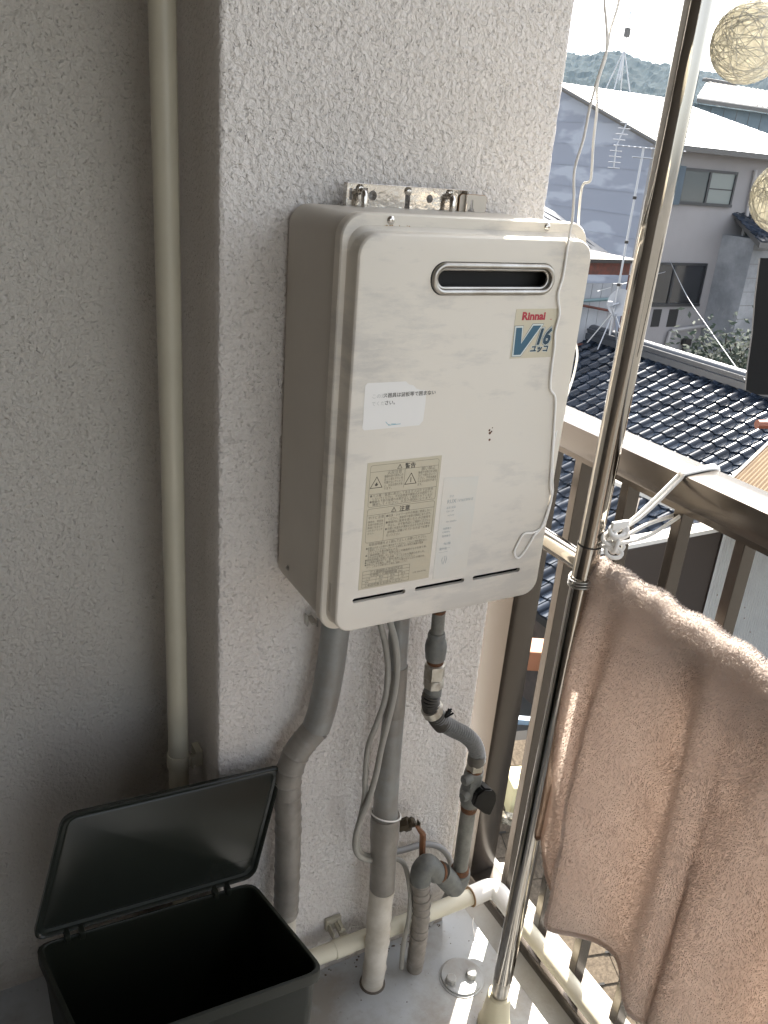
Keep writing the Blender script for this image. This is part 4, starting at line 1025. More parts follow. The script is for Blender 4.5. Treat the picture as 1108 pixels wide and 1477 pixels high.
bm = bmesh.new(); bm.from_mesh(lo.data); bmesh.ops.recalc_face_normals(bm, faces=bm.faces[:]); bm.to_mesh(lo.data); bm.free()
for a in (.14, .20, .80, .86):
    p = lidp(a, -.01, .008); b = MB(); b.box(p.x - .004, p.x + .004, p.y - .012, p.y + .006, p.z - .008, p.z + .006, bev=.0015); b.build('hinge', m_binm, bn_, smooth=True)

# ================================================================== OUTSIDE
CX, CY, CZ = CAM
m_tile = mat('dark glazed clay tile', (.013, .020, .033), .12, spec=.35, var=(2.2, .6, (.010, .014, .022)), bump=(30, .06, .002))
m_ridge = mat('ridge tile', (.05, .055, .065), .28, spec=.6, var=(2, .5, (.035, .04, .05)))
m_under = mat('roof underlay', (.02, .018, .016), .9)
m_hwall = mat('pale house render', (.27, .255, .255), .9, var=(.7, .5, (.235, .225, .225)), bump=(25, .3, .01))
m_frame = mat('black window frame', (.018, .018, .02), .4)
m_glass = mat('window pane', (.07, .08, .08), .08, spec=.8)
m_glassd = mat('dark window pane', (.02, .02, .022), .12, spec=.7)
m_curt = mat('curtain behind glass', (.17, .19, .18), .3)
m_shut = mat('blue grey shutter', (.06, .09, .12), .5)
m_hpipe = mat('pale downpipe', (.33, .315, .31), .5)
m_fascia = mat('dark fascia', (.09, .085, .08), .6)
m_antenna = mat('antenna metal', (.40, .41, .43), .5, .6)
m_dkpipe = mat('dark pipe', (.02, .016, .014), .6)

_t, _n, _l, _b = nodes(m_tile)
_oi = _n.new('ShaderNodeObjectInfo'); _mr = _n.new('ShaderNodeMapRange'); _mr.inputs[3].default_value = .6; _mr.inputs[4].default_value = 1.7; _l.new(_oi.outputs['Random'], _mr.inputs[0])
_hs = _n.new('ShaderNodeHueSaturation'); _l.new(_mr.outputs[0], _hs.inputs['Value']); _src = _b.inputs['Base Color'].links[0].from_socket; _l.new(_src, _hs.inputs['Color']); _l.new(_hs.outputs[0], _b.inputs['Base Color'])
_mr2 = _n.new('ShaderNodeMapRange'); _mr2.inputs[3].default_value = .10; _mr2.inputs[4].default_value = .22; _l.new(_oi.outputs['Random'], _mr2.inputs[0]); _l.new(_mr2.outputs[0], _b.inputs['Roughness'])
def gable_mat():
    M = mat('patched lap siding', (.36, .375, .42), .85); t, n, l, b = nodes(M)
    tc = n.new('ShaderNodeTexCoord'); mp_n = n.new('ShaderNodeMapping'); mp_n.inputs['Scale'].default_value = (.7, .45, 1.4)
    nz = n.new('ShaderNodeTexNoise'); nz.inputs['Scale'].default_value = 1.1; nz.inputs['Detail'].default_value = 3
    l.new(tc.outputs['Object'], mp_n.inputs[0]); l.new(mp_n.outputs[0], nz.inputs['Vector'])
    mr = n.new('ShaderNodeMapRange'); mr.inputs[1].default_value = .50; mr.inputs[2].default_value = .56; l.new(nz.outputs['Fac'], mr.inputs[0])
    mx = n.new('ShaderNodeMixRGB'); mx.inputs[1].default_value = (.23, .25, .30, 1); mx.inputs[2].default_value = (.32, .345, .40, 1)
    l.new(mr.outputs[0], mx.inputs[0]); l.new(mx.outputs[0], b.inputs['Base Color']); return M
m_gable = gable_mat()
def roof_mat(name, col, rough, metal):
    return mat(name, col, rough, metal, var=(1.5, .4, (col[0] * .9, col[1] * .9, col[2] * .9)))
m_roofw = roof_mat('pale metal roofing', (.55, .55, .56), .33, .35)
m_ribroof = roof_mat('ribbed metal roofing', (.60, .57, .52), .42, .2)
m_bluewall = mat('blue grey cladding', (.09, .13, .16), .7, var=(1, .4, (.13, .17, .20)))

# ---- tiled roof of the low house
XRG, ZRG = 11.6, -2.99
SL = .4; ang = math.atan(SL)
th_ = thing('tiled_house', (9.0, 8.0, GZ), 'low house with a dark blue glazed tile roof just beyond the railing', 'house')
X0T = 6.15
q = MB(); q.add([(X0T, -2, ZRG - SL * (XRG - X0T) - .05), (XRG, -2, ZRG - .05), (XRG, 16, ZRG - .05), (X0T, 16, ZRG - SL * (XRG - X0T) - .05),
                 (X0T, -2, ZRG - SL * (XRG - X0T) - .15), (XRG, -2, ZRG - .15), (XRG, 16, ZRG - .15), (X0T, 16, ZRG - SL * (XRG - X0T) - .15)],
                [(0, 1, 2, 3), (7, 6, 5, 4), (0, 4, 5, 1), (1, 5, 6, 2), (2, 6, 7, 3), (3, 7, 4, 0)])
roof = q.build('roof', m_under, th_)
q = MB(); q.add([(XRG, -2, ZRG - .06), (XRG + 4, -2, ZRG - 1.66), (XRG + 4, 16, ZRG - 1.66), (XRG, 16, ZRG - .06), (XRG, -2, ZRG - .2), (XRG + 4, -2, ZRG - 1.8), (XRG + 4, 16, ZRG - 1.8), (XRG, 16, ZRG - .2)], [(0, 1, 2, 3), (7, 6, 5, 4), (0, 4, 5, 1), (1, 5, 6, 2), (2, 6, 7, 3), (3, 7, 4, 0)])
q.build('far_roof_slope', m_under, th_)
q = MB(); q.box(X0T + .5, XRG + 3.4, -1.5, 15.5, GZ, ZRG - SL * (XRG - X0T) - .16); q.build('wall', mat('brown boarded wall', (.10, .075, .06), .9, var=(3, .6, (.05, .04, .033))), th_)
# one tile in local coords : a across (−Y), b up the slope, n normal
TW, TL_ = .265, .235
prof_t = [(-.012, .010), (.0, .024), (.020, .036), (.045, .040), (.060, .037), (.100, .028), (.113, .008), (.132, -.005), (.190, .012), (.262, .034)]
def tile_mesh():
    v = []; nP = len(prof_t)
    for (b_, lift) in ((0, .020), (TL_ * 1.16, -.004)):
        for (a, h) in prof_t: v.append((a, b_, h + lift))
    for (a, h) in prof_t: v.append((a, 0, h + .020 - .022))
    f = [(k, k + 1, nP + k + 1, nP + k) for k in range(nP - 1)] + [(2 * nP + k, 2 * nP + k + 1, k + 1, k) for k in range(nP - 1)]
    # little upstand at the lower corner of the roll
    bI = len(v)
    for (a, b_, h) in ((.012, -.004, .046), (.045, -.004, .048), (.045, .022, .050), (.012, .022, .048), (.012, -.004, .020), (.045, -.004, .020), (.045, .022, .02), (.012, .022, .02)): v.append((a, b_, h))
    f += [(bI, bI + 1, bI + 2, bI + 3), (bI + 4, bI + 5, bI + 1, bI), (bI + 5, bI + 6, bI + 2, bI + 1), (bI + 7, bI + 4, bI, bI + 3)]
    return v, f
ea = Vector((0, -1, 0)); eb = Vector((math.cos(ang), 0, math.sin(ang))); en = ea.cross(eb) * 1
if en.z < 0: en = -en
tv, tf = tile_mesh()
tv3 = [ea * p[0] + eb * p[1] + en * p[2] for p in tv]
tme = bpy.data.meshes.new('roof_tile'); tme.from_pydata([tuple(p) for p in tv3], [], tf); tme.materials.append(m_tile)
tme.polygons.foreach_set('use_smooth', [True] * len(tme.polygons)); tme.update(); tme.set_sharp_from_angle(angle=R(50))
spots = []
for i in range(25):
    for j in range(48):
        p = Vector((X0T, 14.9 - j * TW, ZRG - SL * (XRG - X0T) - .04)) + eb * (i * TL_)
        if p.x > XRG - .10: continue
        u, v_, z = proj(p + en * .03 + ea * .13 + eb * .1)
        vis = 795 < u < 1130 and 480 < v_ < 960 and not (v_ > 560 + .46 * (u - 810) + 6 and v_ < 640 + .46 * (u - 810)) and not (u > 1045 and v_ > 620) and not (v_ > 790 and u > 860)
        pr_ = vis and not (v_ > 600 + .46 * (u - 810) and u > 900 and v_ > 700)
        spots.append((not pr_, z, p, i * 100 + j))
spots.sort(key=lambda s_: (s_[0], s_[1]))
rest = MB()
for n_i, (nv, z, p, k) in enumerate(spots):
    jit = Vector((random.uniform(-.002, .002), random.uniform(-.002, .002), random.uniform(-.0015, .0025)))
    if n_i < 300:
        o = bpy.data.objects.new('roof_tile', tme); COL.objects.link(o); o.parent = roof
        o.location = p + jit - ORG[roof.name]; o.rotation_euler = (random.uniform(-.02, .02), random.uniform(-.02, .02), random.uniform(-.015, .015))
    else: rest.add([tuple(p + jit + q_) for q_ in tv3], tf)
o = rest.build('roof_tiles', m_tile, roof, kind='stuff'); o.data.polygons.foreach_set('use_smooth', [True] * len(o.data.polygons)); o.data.set_sharp_from_angle(angle=R(50))
# ridge : stacked courses and round cap tiles
q = MB(); q.box(XRG - .17, XRG + .17, -2, 16, ZRG - .06, ZRG + .055); q.build('ridge_course', m_ridge, th_)
q = MB(); q.box(XRG - .13, XRG + .13, -2, 16, ZRG + .057, ZRG + .105); q.build('ridge_course', m_ridge, th_)
q = MB(); q.box(XRG - .155, XRG + .155, -2, 16, ZRG + .107, ZRG + .150); q.build('ridge_course', m_ridge, th_)
rc = MB(); pts = []
for k in range(9):
    a = math.pi * k / 8; pts.append((-.12 * math.cos(a), .075 * math.sin(a)))
v = [(x, 0, z) for x, z in pts] + [(x * .9, -.255, z * .9) for x, z in pts] + [(x * .8, 0, z * .8 - .0) for x, z in pts]
f = [(k + 1, k, 9 + k, 9 + k + 1) for k in range(8)] + [(k, k + 1, 18 + k + 1, 18 + k) for k in range(8)]
cme = bpy.data.meshes.new('ridge_tile'); cme.from_pydata(v, [], f); cme.materials.append(m_ridge); cme.polygons.foreach_set('use_smooth', [True] * len(f)); cme.update(); cme.set_sharp_from_angle(angle=R(50))
for k in range(62):
    o = bpy.data.objects.new('ridge_tile', cme); COL.objects.link(o); o.parent = th_; o.location = Vector((XRG, 14.9 - k * .24, ZRG + .148)) - ORG[th_.name]
q = MB(); m_plaster = mat('weathered ridge plaster', (.30, .24, .18), .95, var=(14, .7, (.08, .07, .055)))
for k in range(60):
    y = 14.9 - k * .265; q.lathe((XRG - .165, y, ZRG - .055), (1, 0, 0), [(0, .05), (.04, .05)], 8)
q.build('ridge_plaster', m_plaster, th_, kind='stuff')

# ---- white two-storey house
HX, HY = CX + 18.3, CY + 18.5
wh = thing('white_house', (HX + 4, HY + 4, GZ), 'pale two-storey house with a glaring metal roof and patched blue-white side wall', 'house')
EZ = CZ + .97 ; RY = HY + 4.4; RZ = CZ + 2.42
apx = px(968, 136, 1, RY); HXR = apx[0]
hip = px(1125, 209, 1, HY - .5)
q = MB(); q.box(HX, HX + 7.2, HY, HY + .2, GZ, EZ - .02); q.build('front_wall', m_hwall, wh)
GW = [(HX, HY + .2, GZ), (HX, HY + 9, GZ), (HX, HY + 9, EZ - .1), (HX, RY, RZ - .10), (HX, HY + .2, EZ - .05)]
q = MB(); q.add(GW + [(p[0] + .2, p[1], p[2]) for p in GW], [(4, 3, 2, 1, 0), (5, 6, 7, 8, 9)] + [(i, (i + 1) % 5, 5 + (i + 1) % 5, 5 + i) for i in range(5)]); gw = q.build('side_wall', m_gable, wh)
for k in range(14):
    z = GZ + 1.2 + k * .60
    if z > RZ: break
    y1 = HY + 8.9 if z < EZ - .1 else RY + (RZ - z) / (RZ - EZ) * 4.3
    y0 = HY + .25 if z < EZ - .1 else RY - (RZ - .15 - z) / (RZ - EZ) * 4.3
    if y1 - y0 < .5: continue
    b = MB(); b.box(HX - .014, HX - .0005, y0, y1, z, z + .02); b.build('siding_lap', m_gable, gw)
q = MB(); q.box(HX - .03, HX + .08, HY - .03, HY - .002, GZ, EZ - .03); q.build('corner_trim', m_fascia, wh)
def slab(P, t, mm, name, par, **k):
    n_ = len(P); v = list(P) + [(p[0], p[1], p[2] - t) for p in P]
    b = MB(); b.add(v, [list(range(n_)), [2 * n_ - 1 - i for i in range(n_)]] + [(i, n_ + i, n_ + (i + 1) % n_, (i + 1) % n_) for i in range(n_)]); return b.build(name, mm, par, **k)
e0 = (HX - .35, HY - .5, EZ - .12 + .0); e1 = (HX + 7.6, HY - .5, EZ - .12)
slope_ = (RZ - (EZ - .12)) / (RY - HY + .5)
hipx = HX + 7.6
rf = slab([e0, e1, (HXR, RY, RZ), (HX - .35, RY, RZ)], .14, m_roofw, 'roof', wh)
slab([e1, (hipx, HY + 9.3, EZ - .12), (HXR, RY + .01, RZ)], .14, m_roofw, 'roof', wh)
for k in range(18):   # horizontal standing laps
    t = (k + .5) / 18; y = HY - .5 + (RY - HY + .5) * t; z = EZ - .12 + slope_ * (y - HY + .5)
    xe = hipx + (HXR - hipx) * t
    b = MB(); b.box(HX - .34, xe - .05, y, y + .02, z + .001, z + .016); b.build('roof_lap', m_roofw, rf)
q = MB(); q.tube([(HX - .37, HY - .45, EZ - .18), (HX - .37, RY, RZ - .06)], .075, 8); q.build('verge', m_fascia, wh, smooth=True)
q = MB(); q.box(HX - .35, HX + 7.6, HY - .60, HY - .505, EZ - .27, EZ - .13); q.build('gutter', m_fascia, wh)
q = MB(); q.box(HX - .30, HX + 7.5, HY - .5, HY - .005, EZ - .24, EZ - .20); q.build('soffit', m_hwall, wh)
yf = HY
def P_(u, v_): return px(u, v_, 1, yf)
def win(u0, v0, u1, v1, mull, pane, name='window'):
    a = P_(u0, v0); c_ = P_(u1, v1); x0, x1 = a[0], c_[0]; z1, z0 = a[2], c_[2]
    b = MB()
    fw = .07
    b.box(x0, x1, yf - .06, yf - .001, z1 - fw, z1); b.box(x0, x1, yf - .09, yf - .001, z0, z0 + fw * 1.2)
    b.box(x0, x0 + fw, yf - .06, yf - .001, z0 + fw * 1.2, z1 - fw); b.box(x1 - fw, x1, yf - .06, yf - .001, z0 + fw * 1.2, z1 - fw)
    w_ = b.build(name, m_frame, wh)
    n_ = len(mull) + 1; xs = [x0 + fw] + [x0 + (x1 - x0) * t for t in mull] + [x1 - fw]
    for i in range(n_):
        b = MB(); b.box(xs[i], xs[i + 1], yf - .022, yf - .014, z0 + fw, z1 - fw); b.build('pane', pane[i % len(pane)], w_)
    for i in range(1, n_):
        b = MB(); b.box(xs[i] - .04, xs[i] + .04, yf - .055, yf - .023, z0 + fw, z1 - fw); b.build('mullion', m_frame, w_)
    return w_, (x0, x1, z0, z1)
w1, bb = win(986, 241, 1052, 299, [.5], [m_glass, m_curt])
b = MB(); b.box((bb[0] + bb[1]) / 2 + .05, bb[1] - .08, yf - .040, yf - .024, (bb[2] + bb[3]) / 2 - .03, (bb[2] + bb[3]) / 2 + .0); b.build('glazing_bar', m_frame, w1)
b = MB(); b.box(bb[0] - .50, bb[0] - .01, yf - .12, yf - .001, bb[2] - .02, bb[3] + .03); sh = b.build('shutter_box', m_shut, wh)
for k in range(16):
    z = bb[2] + (bb[3] - bb[2]) * (k + .3) / 16; b = MB(); b.box(bb[0] - .49, bb[0] - .02, yf - .135, yf - .1205, z, z + .035); b.build('slat', m_shut, sh)
win(940, 378, 1006, 441, [.42], [m_glassd])
for u0, u1 in ((943, 950), (966, 974)):
    a = P_(u0, 446); c_ = P_(u1, 471); b = MB(); b.box(a[0], c_[0], yf - .01, yf - .001, c_[2], a[2]); b.build('vent_opening', m_dark, wh)
def hp_(L_, r=.05, mm=None, name='downpipe'):
    b = MB(); b.tube([(*P_(u, v_)[:1], yf - .09, P_(u, v_)[2]) for u, v_ in L_], r, 8); b.build(name, mm or m_hpipe, wh, smooth=True)
hp_([(1087, 245), (1064, 360), (1040, 462)], .055); hp_([(1038, 467), (1000, 471), (966, 476)], .055); hp_([(964, 477), (954, 512), (948, 540)], .055)
hp_([(986, 496), (983, 504), (974, 510), (971, 530)], .055, m_dkpipe, 'black_pipe')
a = P_(986, 492); b = MB(); b.box(a[0] - .13, a[0] + .13, yf - .22, yf - .02, a[2] - .10, a[2] + .10, bev=.02); b.build('rain_hopper', m_dkpipe, wh)

# ---- grey blue house farther behind
YB = CY + 34
bh = thing('blue_grey_house', (px(1060, 160, 1, YB)[0], YB + 3, GZ), 'far blue grey building with a ribbed metal roof, right of the white house ridge', 'house')
a = px(1003, 141, 1, YB); c_ = px(1180, 141, 1, YB)
q = MB(); q.box(a[0], c_[0], YB, YB + 6, GZ, a[2] - .25); bwl = q.build('wall', m_bluewall, bh)
for k in range(14):
    x = a[0] + .3 + k * .95; b = MB(); b.box(x, x + .03, YB - .012, YB - .0005, GZ + 4, a[2] - .3); b.build('panel_joint', m_fascia, bwl)
t_ = px(1020, 118, 1, YB + 3.2)
rb = slab([(a[0] - .4, YB - .5, a[2]), (c_[0], YB - .5, a[2]), (c_[0], YB + 3.2, t_[2]), (t_[0], YB + 3.2, t_[2])], .12, m_ribroof, 'roof', bh)
for k in range(34):
    x = max(a[0] - .35, t_[0]) + k * .40
    b = MB(); b.add([(x, YB - .52, a[2] + .001), (x + .09, YB - .52, a[2] + .001), (x + .09, YB + 3.2, t_[2] + .001), (x, YB + 3.2, t_[2] + .001), (x + .02, YB - .52, a[2] + .07), (x + .07, YB - .52, a[2] + .07), (x + .07, YB + 3.2, t_[2] + .07), (x + .02, YB + 3.2, t_[2] + .07)],
                    [(0, 1, 5, 4), (1, 2, 6, 5), (2, 3, 7, 6), (3, 0, 4, 7), (4, 5, 6, 7)]); b.build('roof_rib', m_ribroof, rb)
q = MB(); q.box(a[0] - .4, c_[0], YB - .56, YB - .525, a[2] - .25, a[2] - .08); q.build('eave_fascia', m_fascia, bh)
q = MB(); q.box(t_[0] - .2, t_[0] + 2.2, YB + 3.1, YB + 3.4, t_[2] + .02, t_[2] + .18, bev=.03); q.build('ridge_cap', m_fascia, bh)
b = MB(); k_ = px(1072, 168, 1, YB - .6); b.box(a[0] + 3.4, a[0] + 3.5, YB - .06, YB - .015, a[2] - 1.3, a[2] - 1.2); b.build('wall_vent', m_dark, bh)

# ---- right-hand neighbour: block wall house with small tile roof
YN = HY - 1.2
nb = thing('grey_block_house', (px(1100, 420, 1, YN)[0] + 2, YN + 2, GZ), 'grey block walled house with dark tiled eave at the right edge', 'house')
a = px(1090, 345, 1, YN); q = MB(); q.box(a[0], a[0] + 5, YN, YN + 4, GZ, a[2]); nbw = q.build('wall', mat('stained blockwork', (.27, .275, .285), .9, var=(1.1, .7, (.17, .175, .185))), nb)
for k in range(12):
    z = a[2] - .3 - k * .4; b = MB(); b.box(a[0] + .01, a[0] + 5, YN - .008, YN - .0005, z, z + .012); b.build('block_joint', m_fascia, nbw)
rf2 = slab([(a[0] - .4, YN - .5, a[2] - .05), (a[0] + 5, YN - .5, a[2] - .05), (a[0] + 5, YN + 2.2, a[2] + .95), (a[0] + .8, YN + 2.2, a[2] + .95)], .14, m_fascia, 'roof', nb)
sl2 = Vector((0, 2.7, 1.0)).normalized()
for i in range(10):
    for j in range(8):
        o_ = Vector((a[0] - .3 + i * .28 + j * .1, YN - .48, a[2] - .03)) + sl2 * (j * .30)
        b = MB(); X = Vector((1, 0, 0)); N_ = X.cross(sl2)
        b.add([o_, o_ + X * .27, o_ + X * .27 + sl2 * .31, o_ + sl2 * .31, o_ + N_ * .03, o_ + X * .10 + N_ * .06, o_ + X * .27 + N_ * .03, o_ + X * .27 + sl2 * .31 + N_ * .01, o_ + X * .1 + sl2 * .31 + N_ * .04, o_ + sl2 * .31 + N_ * .01],
              [(4, 5, 8, 9), (5, 6, 7, 8), (0, 1, 6, 5, 4), (1, 2, 7, 6), (3, 0, 4, 9)]); b.build('roof_tile', m_tile, rf2)

# ---- small dark roof and rusty shed left, behind the heater's edge
YS = CY + 13.2
def S_(u, v_, y=None): return px(u, v_, 1, y or YS)
sd_ = thing('rusty_shed', (S_(870, 480)[0], YS, GZ), 'small shed with a rusty red frame and pale sheet panels beside the heater edge', 'shed')
m_rframe = mat('red rusted frame', (.13, .035, .02), .8, var=(9, .6, (.06, .025, .018)))
m_panel = mat('pale sheet panel', (.34, .35, .37), .7, var=(3, .4, (.28, .29, .31)))
def sbox(u0, v0, u1, v1, y0, y1, mm, name, par):
    A = S_(u0, v0); B = S_(u1, v1); b = MB(); b.box(min(A[0], B[0]), max(A[0], B[0]), YS + y0, YS + y1, min(A[2], B[2]), max(A[2], B[2])); return b.build(name, mm, par)
A = S_(820, 372); B = S_(900, 374)
q = MB(); q.box(A[0] - 1, B[0], YS - .5, YS + 2.2, A[2] - .02, A[2] + .05); q.build('shed_roof', m_dkpipe, sd_)
q = MB(); q.box(A[0] - 1, B[0] - .2, YS - .42, YS - .34, A[2] - .25, A[2] - .03); q.build('lintel', m_rframe, sd_)
x1_ = S_(885, 430)[0]; x0_ = S_(848, 430)[0]
zb = S_(870, 500)[2]
q = MB(); q.box(x1_, x1_ + .10, YS - .40, YS - .30, zb - 1, A[2] - .26); q.build('frame_post', m_rframe, sd_)
q = MB(); q.box(x1_ + .13, x1_ + .18, YS - .40, YS - .35, zb - 1, A[2] - .04); q.build('gutter_pipe', mat('brown downpipe', (.20, .10, .05), .6), sd_)
for k in range(7):
    xa = x1_ - .27 - k * .26; b = MB(); b.box(xa, xa + .245, YS - .2, YS - .16, zb - 1, A[2] - .45); b.build('panel', m_panel, sd_)
q = MB(); q.box(x1_ - 2.2, x1_ - 1.0, YS - .24, YS - .21, zb - 1, A[2] - .5); q.build('open_doorway', m_dark, sd_)
for zz, t in ((.85, .16), (1.62, .05), (1.95, -.02)):
    q = MB(); q.tube([(x1_ - 1.1, YS - .35, A[2] - zz), (x1_, YS - .36, A[2] - zz - t)], .028, 6); q.build('brace', m_rframe, sd_)
q = MB(); q.tube([(x1_ - 1.6, YS - .36, A[2] - .78), (x1_ + .0, YS - .37, A[2] - .70)], .035, 6); q.build('green_pipe', mat('verdigris pipe', (.12, .18, .19), .6), sd_)
dr = thing('dark_tiled_roof', (S_(820, 340)[0], YS + 3, GZ), 'dark tiled roof slope descending behind the upper right edge of the heater', 'roof')
for k in range(7):
    b = MB(); P = [S_(776, 292 + k * 7, YS + 2.5 - k * .25), S_(800, 305 + k * 7.6, YS + 2.5 - k * .25), S_(850, 345 + k * 5, YS + 2.5 - k * .25), S_(884, 368 + k * 2, YS + 2.5 - k * .25)]
    v = []; 
    for p in P: v += [(p[0], p[1], p[2]), (p[0], p[1] - .30, p[2] - .16), (p[0], p[1] - .30, p[2] - .21)]
    f = []
    for i in range(3): f += [(i * 3, i * 3 + 1, i * 3 + 4, i * 3 + 3), (i * 3 + 1, i * 3 + 2, i * 3 + 5, i * 3 + 4)]
    b.add(v, f); b.build('tile_course', m_ridge, dr)

# ---- antennas
def yagi(c_, d, el, n_, L_, name, par, half=.32):
    b = MB(); d = Vector(d).normalized(); e = Vector(el).normalized(); c_ = Vector(c_)
    b.tube([c_ - d * L_ / 2, c_ + d * L_ / 2], .014, 6)
    for k in range(n_):
        p = c_ + d * L_ * (k / (n_ - 1) - .5); b.tube([p - e * half * (1 - .25 * k / n_), p + e * half * (1 - .25 * k / n_)], .007, 4)
    return b.build(name, m_antenna, par)
rp = (px(893, 118, 1, RY)[0], RY, RZ)
an = thing('roof_antenna', rp, 'thin television antenna on a tripod on the ridge of the white house', 'antenna')
q = MB(); q.tube([(rp[0], RY, RZ + .3), (rp[0], RY, RZ + 4.2)], .025, 6); q.build('mast', m_antenna, an)
for a_ in range(4):
    q = MB(); q.tube([(rp[0], RY, RZ + 1.15), (rp[0] + .42 * math.cos(a_ * 1.57 + .6), RY + .4 * math.sin(a_ * 1.57 + .6), RZ - .05)], .018, 5); q.build('tripod_leg', m_antenna, an)
q = MB(); q.box(rp[0] - .08, rp[0] + .08, RY - .06, RY + .06, RZ + 1.5, RZ + 1.75); q.build('booster', m_fascia, an)
yagi((rp[0] + .1, RY, RZ + 3.35), (1, .1, .02), (.1, 1, .1), 7, 1.5, 'antenna_array', an)
q = MB(); q.tube([(rp[0] + .75, RY - .3, RZ + 3.85), (rp[0] + .95, RY, RZ + 3.35), (rp[0] + .65, RY + .3, RZ + 2.8)], .012, 5); q.build('reflector', m_antenna, an)
tb = Vector((XRG - .5, 0, 0)); d_ = ray(876, 492); t0 = ((ZRG + .16) - CZ) / d_[2]; ab = Vector(CAM + d_ * t0)
at = thing('mast_antenna', tuple(ab), 'tall thin antenna mast with toothed antenna, standing on a tripod on the tiled ridge', 'antenna')
mb = ab + Vector((.08, .05, .55))
q = MB(); q.tube([ab + Vector((.08, .05, .1)), ab + Vector((.08, .05, 3.35))], .020, 8); q.build('mast', m_antenna, at)
for a_ in range(4):
    q = MB(); q.tube([mb, ab + Vector((.08 + .42 * math.cos(a_ * 1.57 + .4), .05 + .42 * math.sin(a_ * 1.57 + .4), -.12))], .012, 5); q.build('tripod_leg', m_antenna, at)
tp_ = ab + Vector((.08, .05, 3.18)); yd = Vector((1, -.35, 0)).normalized()
yagi(tp_ + yd * .12 + Vector((0, 0, .16)), yd, (.35, 1, .02), 13, 1.25, 'antenna_array', at, .11)
q = MB(); q.tube([tp_ - yd * .18, tp_ + yd * .40], .016, 6); q.build('boom_clamp', m_antenna, at)
q = MB(); e_ = Vector((.2, .3, 1)).normalized(); c1 = tp_ - yd * .5 + Vector((0, 0, .16))
for s_ in (1, -1):
    tipv = c1 + Vector((.02 if s_ < 0 else .14, 0, .36 * s_)); q.tube([c1, tipv], .012, 5)
    for k in range(4):
        p = c1.lerp(tipv, (k + 1) / 4); q.tube([p - yd * .11, p + yd * .11], .008, 4)
q.build('corner_reflector', m_antenna, at)
for z in (1.0, 1.75, 2.5):
    q = MB(); q.lathe(ab + Vector((.08, .05, z)), (0, 0, 1), [(0, .034), (.05, .034)], 8); q.build('mast_clip', m_dkpipe, at)
dish = thing('satellite_dish', tuple(ab + Vector((.2, .0, .35))), 'small pale satellite dish seen edge-on on the antenna tripod', 'satellite dish')
dc_ = Vector(px(893, 437, 1, ab.y))
q = MB(); q.lathe(dc_ + Vector((.05, 0, 0)), (-1, -.35, .25), [(0, .03), (.015, .14), (.045, .25), (.050, .25), (.022, .14), (.008, .03)], 24); q.build('dish_bowl', m_panel, dish, smooth=True)
q = MB(); q.tube([dc_ + Vector((-.02, 0, -.20)), dc_ + Vector((-.16, -.1, -.22)), dc_ + Vector((-.30, -.1, -.02))], .012, 6); q.build('dish_arm', m_antenna, dish)
q = MB(); q.box(dc_.x - .36, dc_.x - .27, dc_.y - .14, dc_.y - .06, dc_.z - .04, dc_.z + .05, bev=.01); q.build('receiver', m_panel, dish)
q = MB(); q.tube([dc_, dc_ + Vector((-.12, .05, -.05)), Vector((ab.x + .08, ab.y + .05, dc_.z - .1))], .02, 6); q.build('dish_bracket', m_antenna, dish)
# two thin service wires
def wire2(P, r, label):
    b = MB(); b.tube(spline(P, 6), r, 5); b.build('service_wire', m_antenna, label=label, cat='wire')
wire2([px(966, 375, 1, HY - .2), px(990, 425, 1, HY - 3), px(1020, 470, 1, HY - 6), px(1075, 548, 1, CY + 9)], .008, 'thin grey wire sagging across the front of the white house')
wire2([px(960, 392, 1, HY - .3), px(935, 300, 1, HY - 2), px(862, 420, 1, YS - 1)][::2], .006, 'thin wire running from the white house down to the rusty shed')

# ---- bush between the houses
bc = Vector(px(1058, 512, 1, CY + 11.5))
bu = thing('bush', (bc.x, bc.y, GZ), 'dark leafy bush growing between the tiled ridge and the white house', 'bush')
m_leaf = mat('dark green leaf', (.018, .036, .012), .6, var=(3, .6, (.010, .020, .007)))
b = MB()
for k in range(3200):
    r_ = rng.randn(3) * np.array((.62, .5, .36)); base = bc + Vector(r_) + Vector((0, 0, -.25 - .25 * abs(r_[0])))
    if rng.rand() < .12: base += Vector((0, 0, .45 * rng.rand()))
    u_ = Vector(rng.randn(3)).normalized(); v_ = u_.orthogonal().normalized(); s_ = .05 + .05 * rng.rand()
    b.add([base - u_ * s_, base + v_ * s_ * .4, base + u_ * s_, base - v_ * s_ * .4], [(0, 1, 2, 3)])
b.build('foliage', m_leaf, bu, kind='stuff')
for k in range(9):
    e_ = bc + Vector((rng.randn() * .5, rng.randn() * .3, .1 + .3 * rng.rand())); q = MB(); q.tube(spline([(bc.x, bc.y, GZ), bc + Vector((rng.randn() * .2, 0, -1)), e_], 4), .014, 5); q.build('stem', m_wood_shade, bu)

# ---- black cloth hanging at the right edge
kk = [(1097, 372), (1090, 430), (1086, 480), (1079, 530), (1076, 563), (1092, 569), (1140, 571), (1200, 560), (1200, 372)]
P = [CAM + ray(u, v_) * 1.05 for u, v_ in kk]; b = MB(); n_ = len(P); dv = np.array((.7, .65, -.1)) * .022
v = [tuple(p) for p in P] + [tuple(p + dv) for p in P]
b.add(v, [list(range(n_)), [2 * n_ - 1 - i for i in range(n_)]] + [(i, n_ + i, n_ + (i + 1) % n_, (i + 1) % n_) for i in range(n_)])
b.build('hanging_cloth', m_cloth, label='black cloth hanging outside at the right edge above the railing', cat='cloth')

